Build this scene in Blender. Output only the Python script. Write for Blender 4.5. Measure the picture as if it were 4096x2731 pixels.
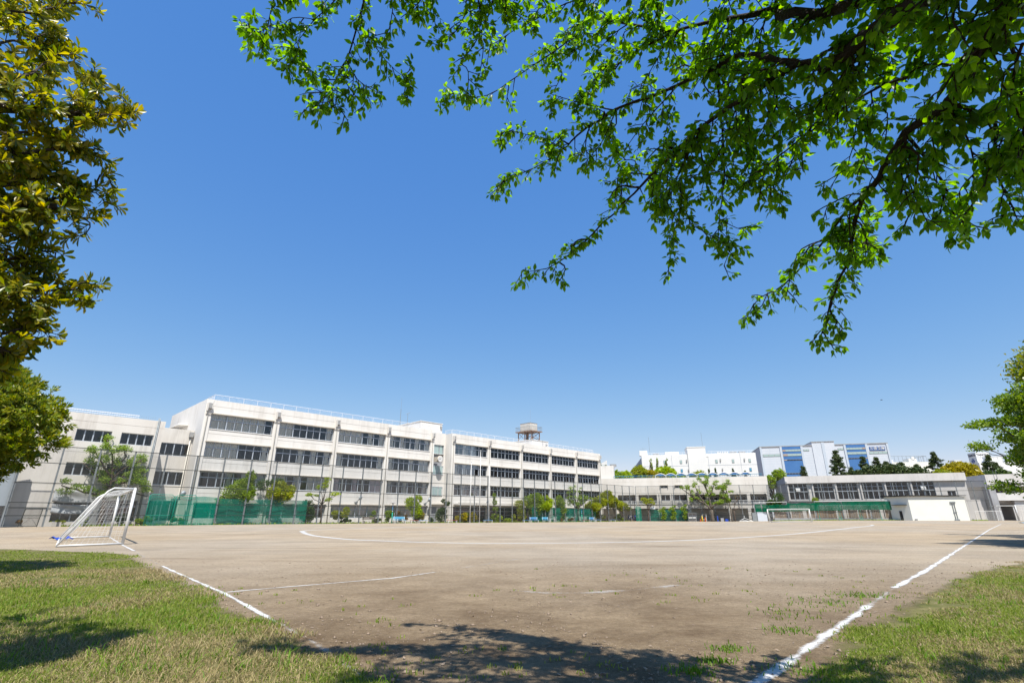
import bpy, bmesh, math, random
import numpy as np
from mathutils import Vector, Matrix
R=math.radians
for o in list(bpy.data.objects): bpy.data.objects.remove(o)
sc=bpy.context.scene; C=sc.collection
# ---------------------------------------------------------------- camera, sky, sun
cam=bpy.data.cameras.new('camera'); cam.lens=17.694; cam.sensor_width=36; cam.clip_end=4000; cam.clip_start=.05
co=bpy.data.objects.new('camera',cam); C.objects.link(co)
co.location=(0,0,1.2); co.rotation_euler=(R(90+18.954),0,0); sc.camera=co
SUN_AZ=Vector((.2,-.98)).normalized(); EL=R(61)
w=bpy.data.worlds.new('World'); sc.world=w; w.use_nodes=True
wn=w.node_tree; bg=wn.nodes['Background']
sky=wn.nodes.new('ShaderNodeTexSky'); sky.sky_type='NISHITA'; sky.sun_disc=False
sky.sun_elevation=EL; sky.sun_rotation=math.atan2(SUN_AZ.x,SUN_AZ.y)
sky.altitude=0; sky.air_density=1.0; sky.dust_density=0.0; sky.ozone_density=3.0
# film-like colour response of the sky: each channel of the sky texture on its own curve
EXPO=.8; SKS=.12
sx=wn.nodes.new('ShaderNodeSeparateColor'); cx=wn.nodes.new('ShaderNodeCombineColor'); wn.links.new(sky.outputs[0],sx.inputs[0])
for i,(pw,g) in enumerate(((1.12,.75),(.69,.662),(.27,.815))):
    a_=wn.nodes.new('ShaderNodeMath'); a_.operation='MULTIPLY'; a_.inputs[1].default_value=.1847; wn.links.new(sx.outputs[i],a_.inputs[0])
    b_=wn.nodes.new('ShaderNodeMath'); b_.operation='POWER'; b_.inputs[1].default_value=pw; wn.links.new(a_.outputs[0],b_.inputs[0])
    c_=wn.nodes.new('ShaderNodeMath'); c_.operation='MULTIPLY'; c_.inputs[1].default_value=g/2**EXPO/SKS; wn.links.new(b_.outputs[0],c_.inputs[0]); wn.links.new(c_.outputs[0],cx.inputs[i])
wn.links.new(cx.outputs[0],bg.inputs[0]); bg.inputs[1].default_value=SKS
sl=bpy.data.lights.new('sun','SUN'); sl.energy=5.0; sl.angle=R(.53); sl.color=(1,.955,.88)
so=bpy.data.objects.new('sun',sl); C.objects.link(so)
sv=Vector((SUN_AZ.x*math.cos(EL),SUN_AZ.y*math.cos(EL),math.sin(EL)))
so.rotation_euler=(-sv).to_track_quat('-Z','Y').to_euler(); so.location=sv*60
vs=sc.view_settings; vs.view_transform='Standard'; vs.look='None'; vs.exposure=EXPO; vs.gamma=1
vs.use_curve_mapping=False
rnd=random.Random(7); nr=np.random.default_rng(7)
# ---------------------------------------------------------------- materials
MT={}; AF=.74
def dim(c): return tuple(x*AF for x in c)
def mat(name,col,rough=.8,var=None,scale=1.0,bump=0,bscale=20,spec=.3,metal=0,trans=0,alpha=1,detail=4,coord='Object',stretch=(1,1,1),streak=0):
    """procedural principled material; var = second colour mixed in by noise"""
    col=dim(col); var=dim(var) if var else None
    m=bpy.data.materials.new(name); m.use_nodes=True; nt=m.node_tree; N=nt.nodes; L=nt.links
    b=N['Principled BSDF']; b.inputs['Roughness'].default_value=rough; b.inputs['Metallic'].default_value=metal
    b.inputs['Specular IOR Level'].default_value=spec
    b.inputs['Base Color'].default_value=(*col,1)
    tc=N.new('ShaderNodeTexCoord'); mp=N.new('ShaderNodeMapping'); mp.inputs['Scale'].default_value=stretch
    L.new(tc.outputs[coord],mp.inputs[0])
    if var:
        t=N.new('ShaderNodeTexNoise'); t.inputs['Scale'].default_value=scale; t.inputs['Detail'].default_value=detail
        L.new(mp.outputs[0],t.inputs['Vector'])
        r=N.new('ShaderNodeValToRGB'); r.color_ramp.elements[0].position=.35; r.color_ramp.elements[1].position=.68
        r.color_ramp.elements[0].color=(*col,1); r.color_ramp.elements[1].color=(*var,1)
        L.new(t.outputs[0],r.inputs[0]); L.new(r.outputs[0],b.inputs['Base Color'])
        if streak:
            m2=N.new('ShaderNodeMapping'); m2.inputs['Scale'].default_value=(2.6,2.6,.12); L.new(tc.outputs[coord],m2.inputs[0])
            t3=N.new('ShaderNodeTexNoise'); t3.inputs['Scale'].default_value=1.0; t3.inputs['Detail'].default_value=6; t3.inputs['Roughness'].default_value=.65; L.new(m2.outputs[0],t3.inputs['Vector'])
            t4=N.new('ShaderNodeTexNoise'); t4.inputs['Scale'].default_value=.35; t4.inputs['Detail'].default_value=3; L.new(tc.outputs[coord],t4.inputs['Vector'])
            mu=N.new('ShaderNodeMath'); mu.operation='MULTIPLY'; L.new(t3.outputs[0],mu.inputs[0]); L.new(t4.outputs[0],mu.inputs[1])
            mr=N.new('ShaderNodeMapRange'); mr.inputs[1].default_value=.27; mr.inputs[2].default_value=.40; mr.inputs[3].default_value=0; mr.inputs[4].default_value=streak; L.new(mu.outputs[0],mr.inputs[0])
            mx=N.new('ShaderNodeMix'); mx.data_type='RGBA'; L.new(mr.outputs[0],mx.inputs[0]); L.new(r.outputs[0],mx.inputs[6]); mx.inputs[7].default_value=(col[0]*.42,col[1]*.39,col[2]*.35,1); L.new(mx.outputs[2],b.inputs['Base Color'])
    if bump:
        t2=N.new('ShaderNodeTexNoise'); t2.inputs['Scale'].default_value=bscale; t2.inputs['Detail'].default_value=5
        L.new(mp.outputs[0],t2.inputs['Vector'])
        bp=N.new('ShaderNodeBump'); bp.inputs['Strength'].default_value=bump; bp.inputs['Distance'].default_value=.05
        L.new(t2.outputs[0],bp.inputs['Height']); L.new(bp.outputs[0],b.inputs['Normal'])
    if alpha<1: b.inputs['Alpha'].default_value=alpha
    MT[name]=m; return m
def leafmat(name,c1,c2,c3,trans=.4,rough=.45,spec=.35,tr=None):
    """leaf: reflecting + translucent, colour varies leaf by leaf"""
    c1,c2,c3=dim(c1),dim(c2),dim(c3)
    m=bpy.data.materials.new(name); m.use_nodes=True; nt=m.node_tree; N=nt.nodes; L=nt.links
    b=N['Principled BSDF']; b.inputs['Roughness'].default_value=rough; b.inputs['Specular IOR Level'].default_value=spec
    g=N.new('ShaderNodeNewGeometry'); oi=N.new('ShaderNodeObjectInfo')
    ad=N.new('ShaderNodeMath'); ad.operation='ADD'; fr=N.new('ShaderNodeMath'); fr.operation='FRACT'
    L.new(g.outputs['Random Per Island'],ad.inputs[0]); L.new(oi.outputs['Random'],ad.inputs[1]); L.new(ad.outputs[0],fr.inputs[0])
    r=N.new('ShaderNodeValToRGB'); e=r.color_ramp.elements; e[0].color=(*c1,1); e[1].color=(*c3,1); e[0].position=.05; e[1].position=.97
    k=e.new(.55); k.color=(*c2,1)
    L.new(fr.outputs[0],r.inputs[0]); L.new(r.outputs[0],b.inputs['Base Color'])
    t=N.new('ShaderNodeBsdfTranslucent'); mx=N.new('ShaderNodeMixShader'); mx.inputs[0].default_value=trans
    hs=N.new('ShaderNodeHueSaturation'); hs.inputs['Saturation'].default_value=1.1; hs.inputs['Value'].default_value=tr or 1.6; hs.inputs['Hue'].default_value=.494
    L.new(r.outputs[0],hs.inputs['Color']); L.new(hs.outputs[0],t.inputs[0])
    L.new(b.outputs[0],mx.inputs[1]); L.new(t.outputs[0],mx.inputs[2]); L.new(mx.outputs[0],N['Material Output'].inputs[0])
    MT[name]=m; return m
def netmat(name,col,op,pattern=0,trans=.5):
    """woven net or wire mesh too fine to resolve: partly open sheet"""
    if 'curtain' not in name: col=dim(col)
    m=bpy.data.materials.new(name); m.use_nodes=True; nt=m.node_tree; N=nt.nodes; L=nt.links
    d=N.new('ShaderNodeBsdfDiffuse'); d.inputs[0].default_value=(*col,1)
    tl=N.new('ShaderNodeBsdfTranslucent'); tl.inputs[0].default_value=(*col,1)
    a=N.new('ShaderNodeMixShader'); a.inputs[0].default_value=trans; L.new(d.outputs[0],a.inputs[1]); L.new(tl.outputs[0],a.inputs[2])
    tp=N.new('ShaderNodeBsdfTransparent'); mx=N.new('ShaderNodeMixShader'); L.new(tp.outputs[0],mx.inputs[1]); L.new(a.outputs[0],mx.inputs[2])
    if pattern:
        tc=N.new('ShaderNodeTexCoord'); t=N.new('ShaderNodeTexNoise'); t.inputs['Scale'].default_value=pattern; t.inputs['Detail'].default_value=3
        L.new(tc.outputs['Object'],t.inputs['Vector']); mr=N.new('ShaderNodeMapRange')
        mr.inputs[1].default_value=.3; mr.inputs[2].default_value=.7; mr.inputs[3].default_value=op-.12; mr.inputs[4].default_value=op+.12
        L.new(t.outputs[0],mr.inputs[0]); L.new(mr.outputs[0],mx.inputs[0])
    else: mx.inputs[0].default_value=op
    L.new(mx.outputs[0],N['Material Output'].inputs[0]); MT[name]=m; return m
def glassmat(name,tint,refl=.06,op=.25,body=(.02,.025,.03)):
    m=bpy.data.materials.new(name); m.use_nodes=True; nt=m.node_tree; N=nt.nodes; L=nt.links
    tp=N.new('ShaderNodeBsdfTransparent'); tp.inputs[0].default_value=(*tint,1)
    df=N.new('ShaderNodeBsdfDiffuse'); df.inputs[0].default_value=(*body,1)
    m1=N.new('ShaderNodeMixShader'); m1.inputs[0].default_value=op; L.new(tp.outputs[0],m1.inputs[1]); L.new(df.outputs[0],m1.inputs[2])
    gl=N.new('ShaderNodeBsdfGlossy'); gl.inputs['Roughness'].default_value=.03
    fr=N.new('ShaderNodeFresnel'); fr.inputs[0].default_value=1.5
    m2=N.new('ShaderNodeMixShader'); L.new(fr.outputs[0],m2.inputs[0]); L.new(m1.outputs[0],m2.inputs[1]); L.new(gl.outputs[0],m2.inputs[2])
    L.new(m2.outputs[0],N['Material Output'].inputs[0]); MT[name]=m; return m
mat('wall',(.86,.835,.79),.85,(.79,.76,.71),.45,.15,8,stretch=(1,1,.25),streak=.25)
mat('wall2',(.79,.755,.70),.85,(.71,.67,.61),.5,.15,8,stretch=(1,1,.25),streak=.3)
mat('concrete',(.72,.695,.665),.85,(.64,.615,.585),.6,.2,6,stretch=(1,1,.3),streak=.3)
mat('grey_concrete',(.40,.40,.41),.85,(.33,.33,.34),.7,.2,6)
mat('cream',(.90,.90,.81),.8,(.85,.85,.76),.5,.05,6)
mat('hood',(.72,.67,.58),.8,(.5,.44,.36),1.2,stretch=(.3,1,3))
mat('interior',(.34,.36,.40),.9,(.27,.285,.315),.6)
mat('frame',(.55,.60,.66),.4,metal=.3)
mat('frame_w',(.72,.74,.76),.5)
mat('pipe',(.68,.65,.58),.6)
mat('rainhead',(.42,.42,.41),.6,(.3,.3,.3),2)
mat('rail_white',(.80,.82,.85),.5)
netmat('curtain',(.95,.95,.86),1.0,0,.35); netmat('curtain_pink',(.92,.82,.88),1.0,0,.35)
mat('steel',(.33,.36,.37),.55,(.26,.28,.29),2,metal=.35)
mat('steel_dark',(.06,.065,.06),.5,metal=.2)
mat('rust',(.22,.10,.06),.8,(.36,.30,.25),2.5,.2,30)
mat('tank',(.72,.70,.64),.6,(.62,.58,.52),1.2)
mat('white',(.82,.82,.80),.45,(.74,.73,.70),3)
mat('white_metal',(.78,.80,.80),.4,(.70,.68,.64),4)
mat('black',(.02,.02,.02),.5)
mat('red',(.55,.07,.04),.5); mat('orange',(.75,.14,.02),.5); mat('yellow',(.80,.55,.02),.5)
mat('blue_seat',(.10,.33,.62),.5,(.16,.42,.70),3)
mat('cyan_seat',(.10,.42,.66),.5,(.16,.5,.72),3)
mat('red_seat',(.48,.10,.06),.6,(.36,.08,.05),3)
mat('wood_grey',(.22,.19,.16),.8,(.15,.13,.11),3)
mat('green_post',(.01,.30,.21),.5)
mat('brick_red',(.30,.17,.13),.8,(.24,.13,.10),4)
mat('factory',(.84,.84,.82),.7,(.79,.79,.77),.2)
mat('ware',(.66,.70,.76),.6,(.61,.66,.72),.25,stretch=(1,1,.3))
mat('ware_side',(.40,.45,.52),.6); mat('ware_trim',(.55,.62,.70),.6)
mat('ware_blue',(.055,.17,.42),.6,(.07,.20,.46),.3)
mat('tan_panel',(.42,.34,.28),.7)
mat('win_pale',(.40,.52,.50),.3); mat('win_dark',(.03,.04,.045),.25)
mat('win_blue',(.10,.33,.5),.25); mat('frosted',(.42,.54,.53),.3,(.38,.5,.5),.5)
mat('sign_blue',(.03,.12,.36),.5); mat('logo_blue',(.01,.07,.33),.5); mat('ink',(.03,.03,.04),.6)
mat('canopy_blue',(.09,.24,.60),.5); mat('teal',(.03,.22,.36),.5)
mat('bark',(.050,.038,.030),.9,(.085,.068,.055),9,.9,40)
mat('bark_cherry',(.020,.015,.013),.9,(.052,.040,.034),7,.9,45)
mat('bark_grey',(.15,.125,.10),.9,(.09,.075,.06),4,.6,20)
mat('bark_brown',(.085,.06,.045),.9,(.13,.10,.08),4,.6,20)
mat('corrugated',(.38,.42,.45),.5,(.30,.34,.37),1,metal=.2)
mat('skin',(.55,.36,.27),.6); mat('hair',(.015,.012,.012),.5); mat('navy',(.02,.025,.06),.8); mat('shirt',(.75,.75,.78),.8); mat('pe_blue',(.03,.05,.22),.8)
mat('chrome_dish',(.45,.5,.54),.4,metal=.2)
mat('tarp',(.50,.52,.54),.7,(.42,.44,.46),1.5); mat('tarp_blue',(.02,.07,.42),.5)
mat('clay',(.34,.26,.19),.9,(.27,.205,.15),6)
mat('soil',(.13,.10,.07),.95,(.09,.07,.05),8)
mat('ball',(.75,.74,.70),.5)
for i,(a,b) in enumerate([((.24,.17,.115),(.16,.115,.08)),((.30,.26,.215),(.21,.18,.15)),((.20,.145,.10),(.26,.2,.15)),((.33,.23,.14),(.24,.17,.11))]):
    mat('plank%d'%i,a,.85,b,6,stretch=(3,3,.4))
netmat('chain',(.16,.18,.18),.20); netmat('chain_dark',(.05,.06,.06),.34)
netmat('net_green',(.008,.38,.26),.62,.5); netmat('net_green2',(.004,.20,.10),.86,.5); netmat('net_pale',(.02,.42,.30),.45,.5)
netmat('net_white',(.7,.7,.68),.22)
glassmat('glass',(1,1,1),op=.0)
glassmat('glass_dark',(.6,.63,.65),op=.3)
leafmat('lf_cherry',(.055,.135,.008),(.095,.205,.011),(.14,.265,.018),.58,.38,.45,3.2)
leafmat('lf_bay',(.07,.12,.010),(.24,.255,.014),(.42,.35,.025),.48,.33,.5,2.2)
leafmat('lf_bay2',(.12,.20,.014),(.26,.33,.02),(.42,.38,.035),.36,.35,.5,1.6)
leafmat('lf_mid',(.17,.29,.025),(.27,.40,.035),(.39,.47,.05),.4)
leafmat('lf_bright',(.28,.43,.015),(.41,.55,.02),(.54,.60,.03),.4)
leafmat('lf_yellow',(.32,.29,.012),(.44,.38,.015),(.54,.44,.03),.35)
leafmat('lf_olive',(.24,.32,.02),(.37,.43,.03),(.47,.45,.04),.4)
leafmat('lf_dark',(.045,.095,.022),(.080,.14,.03),(.13,.19,.045),.28)
leafmat('lf_pine',(.042,.078,.024),(.072,.112,.032),(.12,.145,.042),.18)
leafmat('lf_red',(.26,.13,.04),(.34,.18,.05),(.26,.24,.05),.3)
leafmat('lf_pruned',(.18,.31,.04),(.28,.42,.055),(.39,.49,.09),.4)
leafmat('lf_sidecherry',(.10,.20,.018),(.18,.29,.025),(.28,.38,.035),.45)
leafmat('grass',(.135,.215,.022),(.235,.315,.038),(.36,.375,.09),.42,.6,.2,1.6)
leafmat('grass_dry',(.30,.24,.10),(.40,.32,.15),(.50,.41,.22),.3,.7,.2,1.2)
leafmat('grass_fresh',(.10,.22,.014),(.15,.29,.02),(.21,.33,.03),.4,.55,.2,1.4)
# ground: bare court soil, greyer gravel far left and brown soil near, with damp stains
def groundmat():
    m=bpy.data.materials.new('court_soil'); m.use_nodes=True; nt=m.node_tree; N=nt.nodes; L=nt.links
    b=N['Principled BSDF']; b.inputs['Roughness'].default_value=.95; b.inputs['Specular IOR Level'].default_value=.15
    tc=N.new('ShaderNodeTexCoord')
    def noise(s,d=5,rough=.6,stretch=None):
        t=N.new('ShaderNodeTexNoise'); t.inputs['Scale'].default_value=s; t.inputs['Detail'].default_value=d; t.inputs['Roughness'].default_value=rough
        if stretch:
            mp=N.new('ShaderNodeMapping'); mp.inputs['Scale'].default_value=stretch; mp.inputs['Rotation'].default_value=(0,0,R(-44)); L.new(tc.outputs['Object'],mp.inputs[0]); L.new(mp.outputs[0],t.inputs[0])
        else: L.new(tc.outputs['Object'],t.inputs[0])
        return t.outputs[0]
    def ramp(f,p0,p1,c0,c1):
        r=N.new('ShaderNodeValToRGB'); e=r.color_ramp.elements; e[0].position=p0; e[1].position=p1; e[0].color=(*c0,1); e[1].color=(*c1,1); L.new(f,r.inputs[0]); return r.outputs[0]
    def mix(f,a,bb,mode='MIX'):
        x=N.new('ShaderNodeMix'); x.data_type='RGBA'; x.blend_type=mode
        if isinstance(f,float): x.inputs[0].default_value=f
        else: L.new(f,x.inputs[0])
        L.new(a,x.inputs[6]); L.new(bb,x.inputs[7]); return x.outputs[2]
    base=ramp(noise(.05,6,.6),.40,.60,(.345,.284,.206),(.322,.285,.234))
    rake=ramp(noise(.55,7,.7,(.35,2.6,1)),.32,.68,(.87,.865,.86),(1.07,1.07,1.07))
    base=mix(1.0,base,rake,'MULTIPLY')
    base=mix(1.0,base,ramp(noise(.28,6,.65),.35,.65,(.82,.80,.78),(1.08,1.08,1.08)),'MULTIPLY')
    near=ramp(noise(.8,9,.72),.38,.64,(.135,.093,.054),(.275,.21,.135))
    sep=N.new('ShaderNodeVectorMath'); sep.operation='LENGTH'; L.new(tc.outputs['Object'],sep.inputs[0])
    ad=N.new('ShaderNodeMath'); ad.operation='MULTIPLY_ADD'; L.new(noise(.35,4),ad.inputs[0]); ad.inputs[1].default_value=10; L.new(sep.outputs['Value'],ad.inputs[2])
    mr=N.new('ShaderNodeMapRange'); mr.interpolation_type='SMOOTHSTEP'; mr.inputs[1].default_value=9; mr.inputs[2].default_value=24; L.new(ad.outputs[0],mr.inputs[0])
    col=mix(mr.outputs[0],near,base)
    st=ramp(noise(.16,5,.6,(.5,2.2,1)),.60,.76,(1,1,1),(.60,.54,.48))
    col=mix(1.0,col,st,'MULTIPLY')
    fine=ramp(noise(14,8,.75),.3,.7,(.70,.68,.66),(1.22,1.22,1.22))
    col=mix(1.0,col,fine,'MULTIPLY')
    grit=ramp(noise(70,6,.8),.34,.66,(.55,.53,.50),(1.4,1.4,1.38))
    col=mix(.9,col,mix(1.0,col,grit,'MULTIPLY'))
    L.new(col,b.inputs['Base Color'])
    h1=noise(5,10,.72); bp=N.new('ShaderNodeBump'); bp.inputs['Strength'].default_value=.8; bp.inputs['Distance'].default_value=.10; L.new(h1,bp.inputs['Height'])
    h2=noise(45,8,.75); b2=N.new('ShaderNodeBump'); b2.inputs['Strength'].default_value=.9; b2.inputs['Distance'].default_value=.015; L.new(h2,b2.inputs['Height']); L.new(bp.outputs[0],b2.inputs['Normal']); L.new(b2.outputs[0],b.inputs['Normal'])
    MT['court']=m
groundmat()
# two grades of wear
def chalk2():
    for nm,lo,hi,mxa in (('chalk',-.12,.22,.82),('chalk_faint',.18,.62,.6),('chalk_far',-.7,.0,.68)):
        m=bpy.data.materials.new(nm); m.use_nodes=True; nt=m.node_tree; N=nt.nodes; L=nt.links
        b=N['Principled BSDF']; b.inputs['Base Color'].default_value=(.52,.515,.50,1); b.inputs['Roughness'].default_value=.95
        tc=N.new('ShaderNodeTexCoord'); t=N.new('ShaderNodeTexNoise'); t.inputs['Scale'].default_value=14; t.inputs['Detail'].default_value=10; t.inputs['Roughness'].default_value=.8
        t2=N.new('ShaderNodeTexNoise'); t2.inputs['Scale'].default_value=1.6; t2.inputs['Detail'].default_value=4
        L.new(tc.outputs['Object'],t.inputs[0]); L.new(tc.outputs['Object'],t2.inputs[0])
        at=N.new('ShaderNodeAttribute'); at.attribute_name='edge'
        s=N.new('ShaderNodeMath'); s.operation='ADD'; L.new(t.outputs[0],s.inputs[0]); L.new(t2.outputs[0],s.inputs[1])
        s2=N.new('ShaderNodeMath'); s2.operation='MULTIPLY_ADD'; s2.inputs[1].default_value=-.62; L.new(at.outputs['Fac'],s2.inputs[0]); L.new(s.outputs[0],s2.inputs[2])
        s3=N.new('ShaderNodeMath'); s3.operation='SUBTRACT'; s3.inputs[1].default_value=.66; L.new(s2.outputs[0],s3.inputs[0])
        r=N.new('ShaderNodeMapRange'); r.inputs[1].default_value=lo; r.inputs[2].default_value=hi; r.inputs[4].default_value=mxa
        L.new(s3.outputs[0],r.inputs[0]); L.new(r.outputs[0],b.inputs['Alpha']); MT[nm]=m
chalk2()
def turfmat():
    m=bpy.data.materials.new('turf'); m.use_nodes=True; nt=m.node_tree; N=nt.nodes; L=nt.links; b=N['Principled BSDF']; b.inputs['Roughness'].default_value=.95; b.inputs['Specular IOR Level'].default_value=.1
    tc=N.new('ShaderNodeTexCoord'); t=N.new('ShaderNodeTexNoise'); t.inputs['Scale'].default_value=2.2; t.inputs['Detail'].default_value=9; t.inputs['Roughness'].default_value=.75; L.new(tc.outputs['Object'],t.inputs[0])
    r=N.new('ShaderNodeValToRGB'); e=r.color_ramp.elements; e[0].position=.36; e[1].position=.64; e[0].color=(.075,.085,.022,1); e[1].color=(.165,.145,.062,1); L.new(t.outputs[0],r.inputs[0]); L.new(r.outputs[0],b.inputs['Base Color'])
    t2=N.new('ShaderNodeTexNoise'); t2.inputs['Scale'].default_value=3.0; t2.inputs['Detail'].default_value=10; t2.inputs['Roughness'].default_value=.75; L.new(tc.outputs['Object'],t2.inputs[0])
    at=N.new('ShaderNodeAttribute'); at.attribute_name='edge'; s=N.new('ShaderNodeMath'); s.operation='MULTIPLY_ADD'; s.inputs[1].default_value=1.3; L.new(at.outputs['Fac'],s.inputs[0]); L.new(t2.outputs[0],s.inputs[2])
    mr=N.new('ShaderNodeMapRange'); mr.inputs[1].default_value=1.0; mr.inputs[2].default_value=1.35; mr.inputs[4].default_value=.88; L.new(s.outputs[0],mr.inputs[0]); L.new(mr.outputs[0],b.inputs['Alpha']); MT['turf']=m
turfmat()
# ---------------------------------------------------------------- helpers
class MB:
    def __init__(s): s.v=[]; s.f=[]
    def box(s,x0,x1,y0,y1,z0,z1):
        n=len(s.v); s.v+=[(x0,y0,z0),(x1,y0,z0),(x1,y1,z0),(x0,y1,z0),(x0,y0,z1),(x1,y0,z1),(x1,y1,z1),(x0,y1,z1)]
        s.f+=[(n,n+3,n+2,n+1),(n+4,n+5,n+6,n+7),(n,n+1,n+5,n+4),(n+1,n+2,n+6,n+5),(n+2,n+3,n+7,n+6),(n+3,n,n+4,n+7)]; return s
    def prism(s,pts,z0,z1):
        """vertical prism on a footprint; z1 may be one height or one per corner"""
        n=len(s.v); k=len(pts); zz=z1 if hasattr(z1,'__len__') else [z1]*k
        s.v+=[(p[0],p[1],z0) for p in pts]+[(p[0],p[1],q) for p,q in zip(pts,zz)]
        s.f.append(tuple(range(n+k-1,n-1,-1))); s.f.append(tuple(range(n+k,n+2*k)))
        for i in range(k): j=(i+1)%k; s.f.append((n+i,n+j,n+k+j,n+k+i))
        return s
    def tube(s,pts,rs,seg=6,cap=True):
        pts=[Vector(p) for p in pts]
        if not hasattr(rs,'__len__'): rs=[rs]*len(pts)
        n0=len(s.v); up=None
        for i,p in enumerate(pts):
            t=(pts[min(i+1,len(pts)-1)]-pts[max(i-1,0)])
            t=t.normalized() if t.length>1e-9 else Vector((0,0,1))
            if up is None: up=Vector((0,0,1)) if abs(t.z)<.9 else Vector((1,0,0))
            a=t.cross(up).normalized(); b=a.cross(t).normalized(); up=b if abs(b.dot(t))<.9 else up
            for k in range(seg):
                g=2*math.pi*k/seg; q=p+(a*math.cos(g)+b*math.sin(g))*rs[i]; s.v.append(tuple(q))
        for i in range(len(pts)-1):
            for k in range(seg):
                a0=n0+i*seg+k; a1=n0+i*seg+(k+1)%seg; s.f.append((a0,a1,a1+seg,a0+seg))
        if cap:
            s.f.append(tuple(n0+k for k in range(seg-1,-1,-1))); m=n0+(len(pts)-1)*seg; s.f.append(tuple(m+k for k in range(seg)))
        return s
    def quad(s,a,b,c,d): n=len(s.v); s.v+=[a,b,c,d]; s.f.append((n,n+1,n+2,n+3)); return s
    def grid(s,fn,nu,nv):
        n=len(s.v)
        for j in range(nv+1):
            for i in range(nu+1): s.v.append(tuple(fn(i/nu,j/nv)))
        for j in range(nv):
            for i in range(nu): a=n+j*(nu+1)+i; s.f.append((a,a+1,a+nu+2,a+nu+1))
        return s
    def build(s,name,m,parent=None,smooth=False):
        me=bpy.data.meshes.new(name); me.from_pydata(s.v,[],s.f); me.validate(clean_customdata=False)
        if smooth: me.polygons.foreach_set('use_smooth',[True]*len(me.polygons))
        me.materials.append(MT[m] if isinstance(m,str) else m)
        o=bpy.data.objects.new(name,me); C.objects.link(o)
        if parent: o.parent=parent
        return o
def npmesh(name,v,f,m,parent=None,smooth=False):
    """numpy verts (n,3), faces (k,q)"""
    me=bpy.data.meshes.new(name); v=np.asarray(v,np.float32); f=np.asarray(f,np.int32); k,q=f.shape
    me.vertices.add(len(v)); me.vertices.foreach_set('co',v.ravel()); me.loops.add(k*q); me.loops.foreach_set('vertex_index',f.ravel())
    me.polygons.add(k); me.polygons.foreach_set('loop_start',np.arange(0,k*q,q,dtype=np.int32)); me.polygons.foreach_set('loop_total',np.full(k,q,np.int32))
    if smooth: me.polygons.foreach_set('use_smooth',np.ones(k,bool))
    me.update(calc_edges=True); me.materials.append(MT[m])
    o=bpy.data.objects.new(name,me); C.objects.link(o)
    if parent: o.parent=parent
    return o
def tag(o,label,cat,group=None,kind=None):
    if label: o['label']=label
    if cat: o['category']=cat
    if group: o['group']=group
    if kind: o['kind']=kind
    return o
def thing(name,label,cat,loc=(0,0,0),rz=0,group=None):
    o=bpy.data.objects.new(name,None); o.empty_display_size=.3; C.objects.link(o); o.location=loc; o.rotation_euler=(0,0,rz)
    return tag(o,label,cat,group)
def copy_tree(o,parent=None):
    c=o.copy(); C.objects.link(c); c.parent=parent
    for ch in o.children: copy_tree(ch,c)
    return c
def sm(a,b,x):
    t=max(0,min(1,(x-a)/(b-a))); return t*t*(3-2*t)
def gz(x,y): return -.40*sm(62,132,y)*(1-sm(50,78,x))
class Fr:
    """a wall line: origin, heading in degrees right of +Y; local x runs along it, local y away from the court"""
    def __init__(s,o,a): s.o=o; s.a=a; r=R(a); s.d=(math.sin(r),math.cos(r)); s.n=(math.cos(r),-math.sin(r)); s.rz=R(90-a)
    def p(s,t,n=0): return (s.o[0]+s.d[0]*t+s.n[0]*n, s.o[1]+s.d[1]*t+s.n[1]*n)
    def g(s,t,n=0): x,y=s.p(t,n); return (x,y,gz(x,y))
FM=Fr((-41.28,67.0),44.5); FC=Fr((31.67,135.14),104.217); FG=Fr((62.07,127.44),111.733)
UNIT=MB().box(-.5,.5,-.5,.5,-.5,.5)
def unit_mesh(m):
    k='unit_'+m
    if k not in bpy.data.meshes:
        me=bpy.data.meshes.new(k); me.from_pydata(UNIT.v,[],UNIT.f); me.materials.append(MT[m])
    return bpy.data.meshes[k]
def piece(name,m,parent,x0,x1,y0,y1,z0,z1):
    """a box-shaped piece sharing one mesh per material"""
    o=bpy.data.objects.new(name,unit_mesh(m)); C.objects.link(o); o.parent=parent
    o.location=((x0+x1)/2,(y0+y1)/2,(z0+z1)/2); o.scale=(x1-x0,y1-y0,z1-z0); return o
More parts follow.
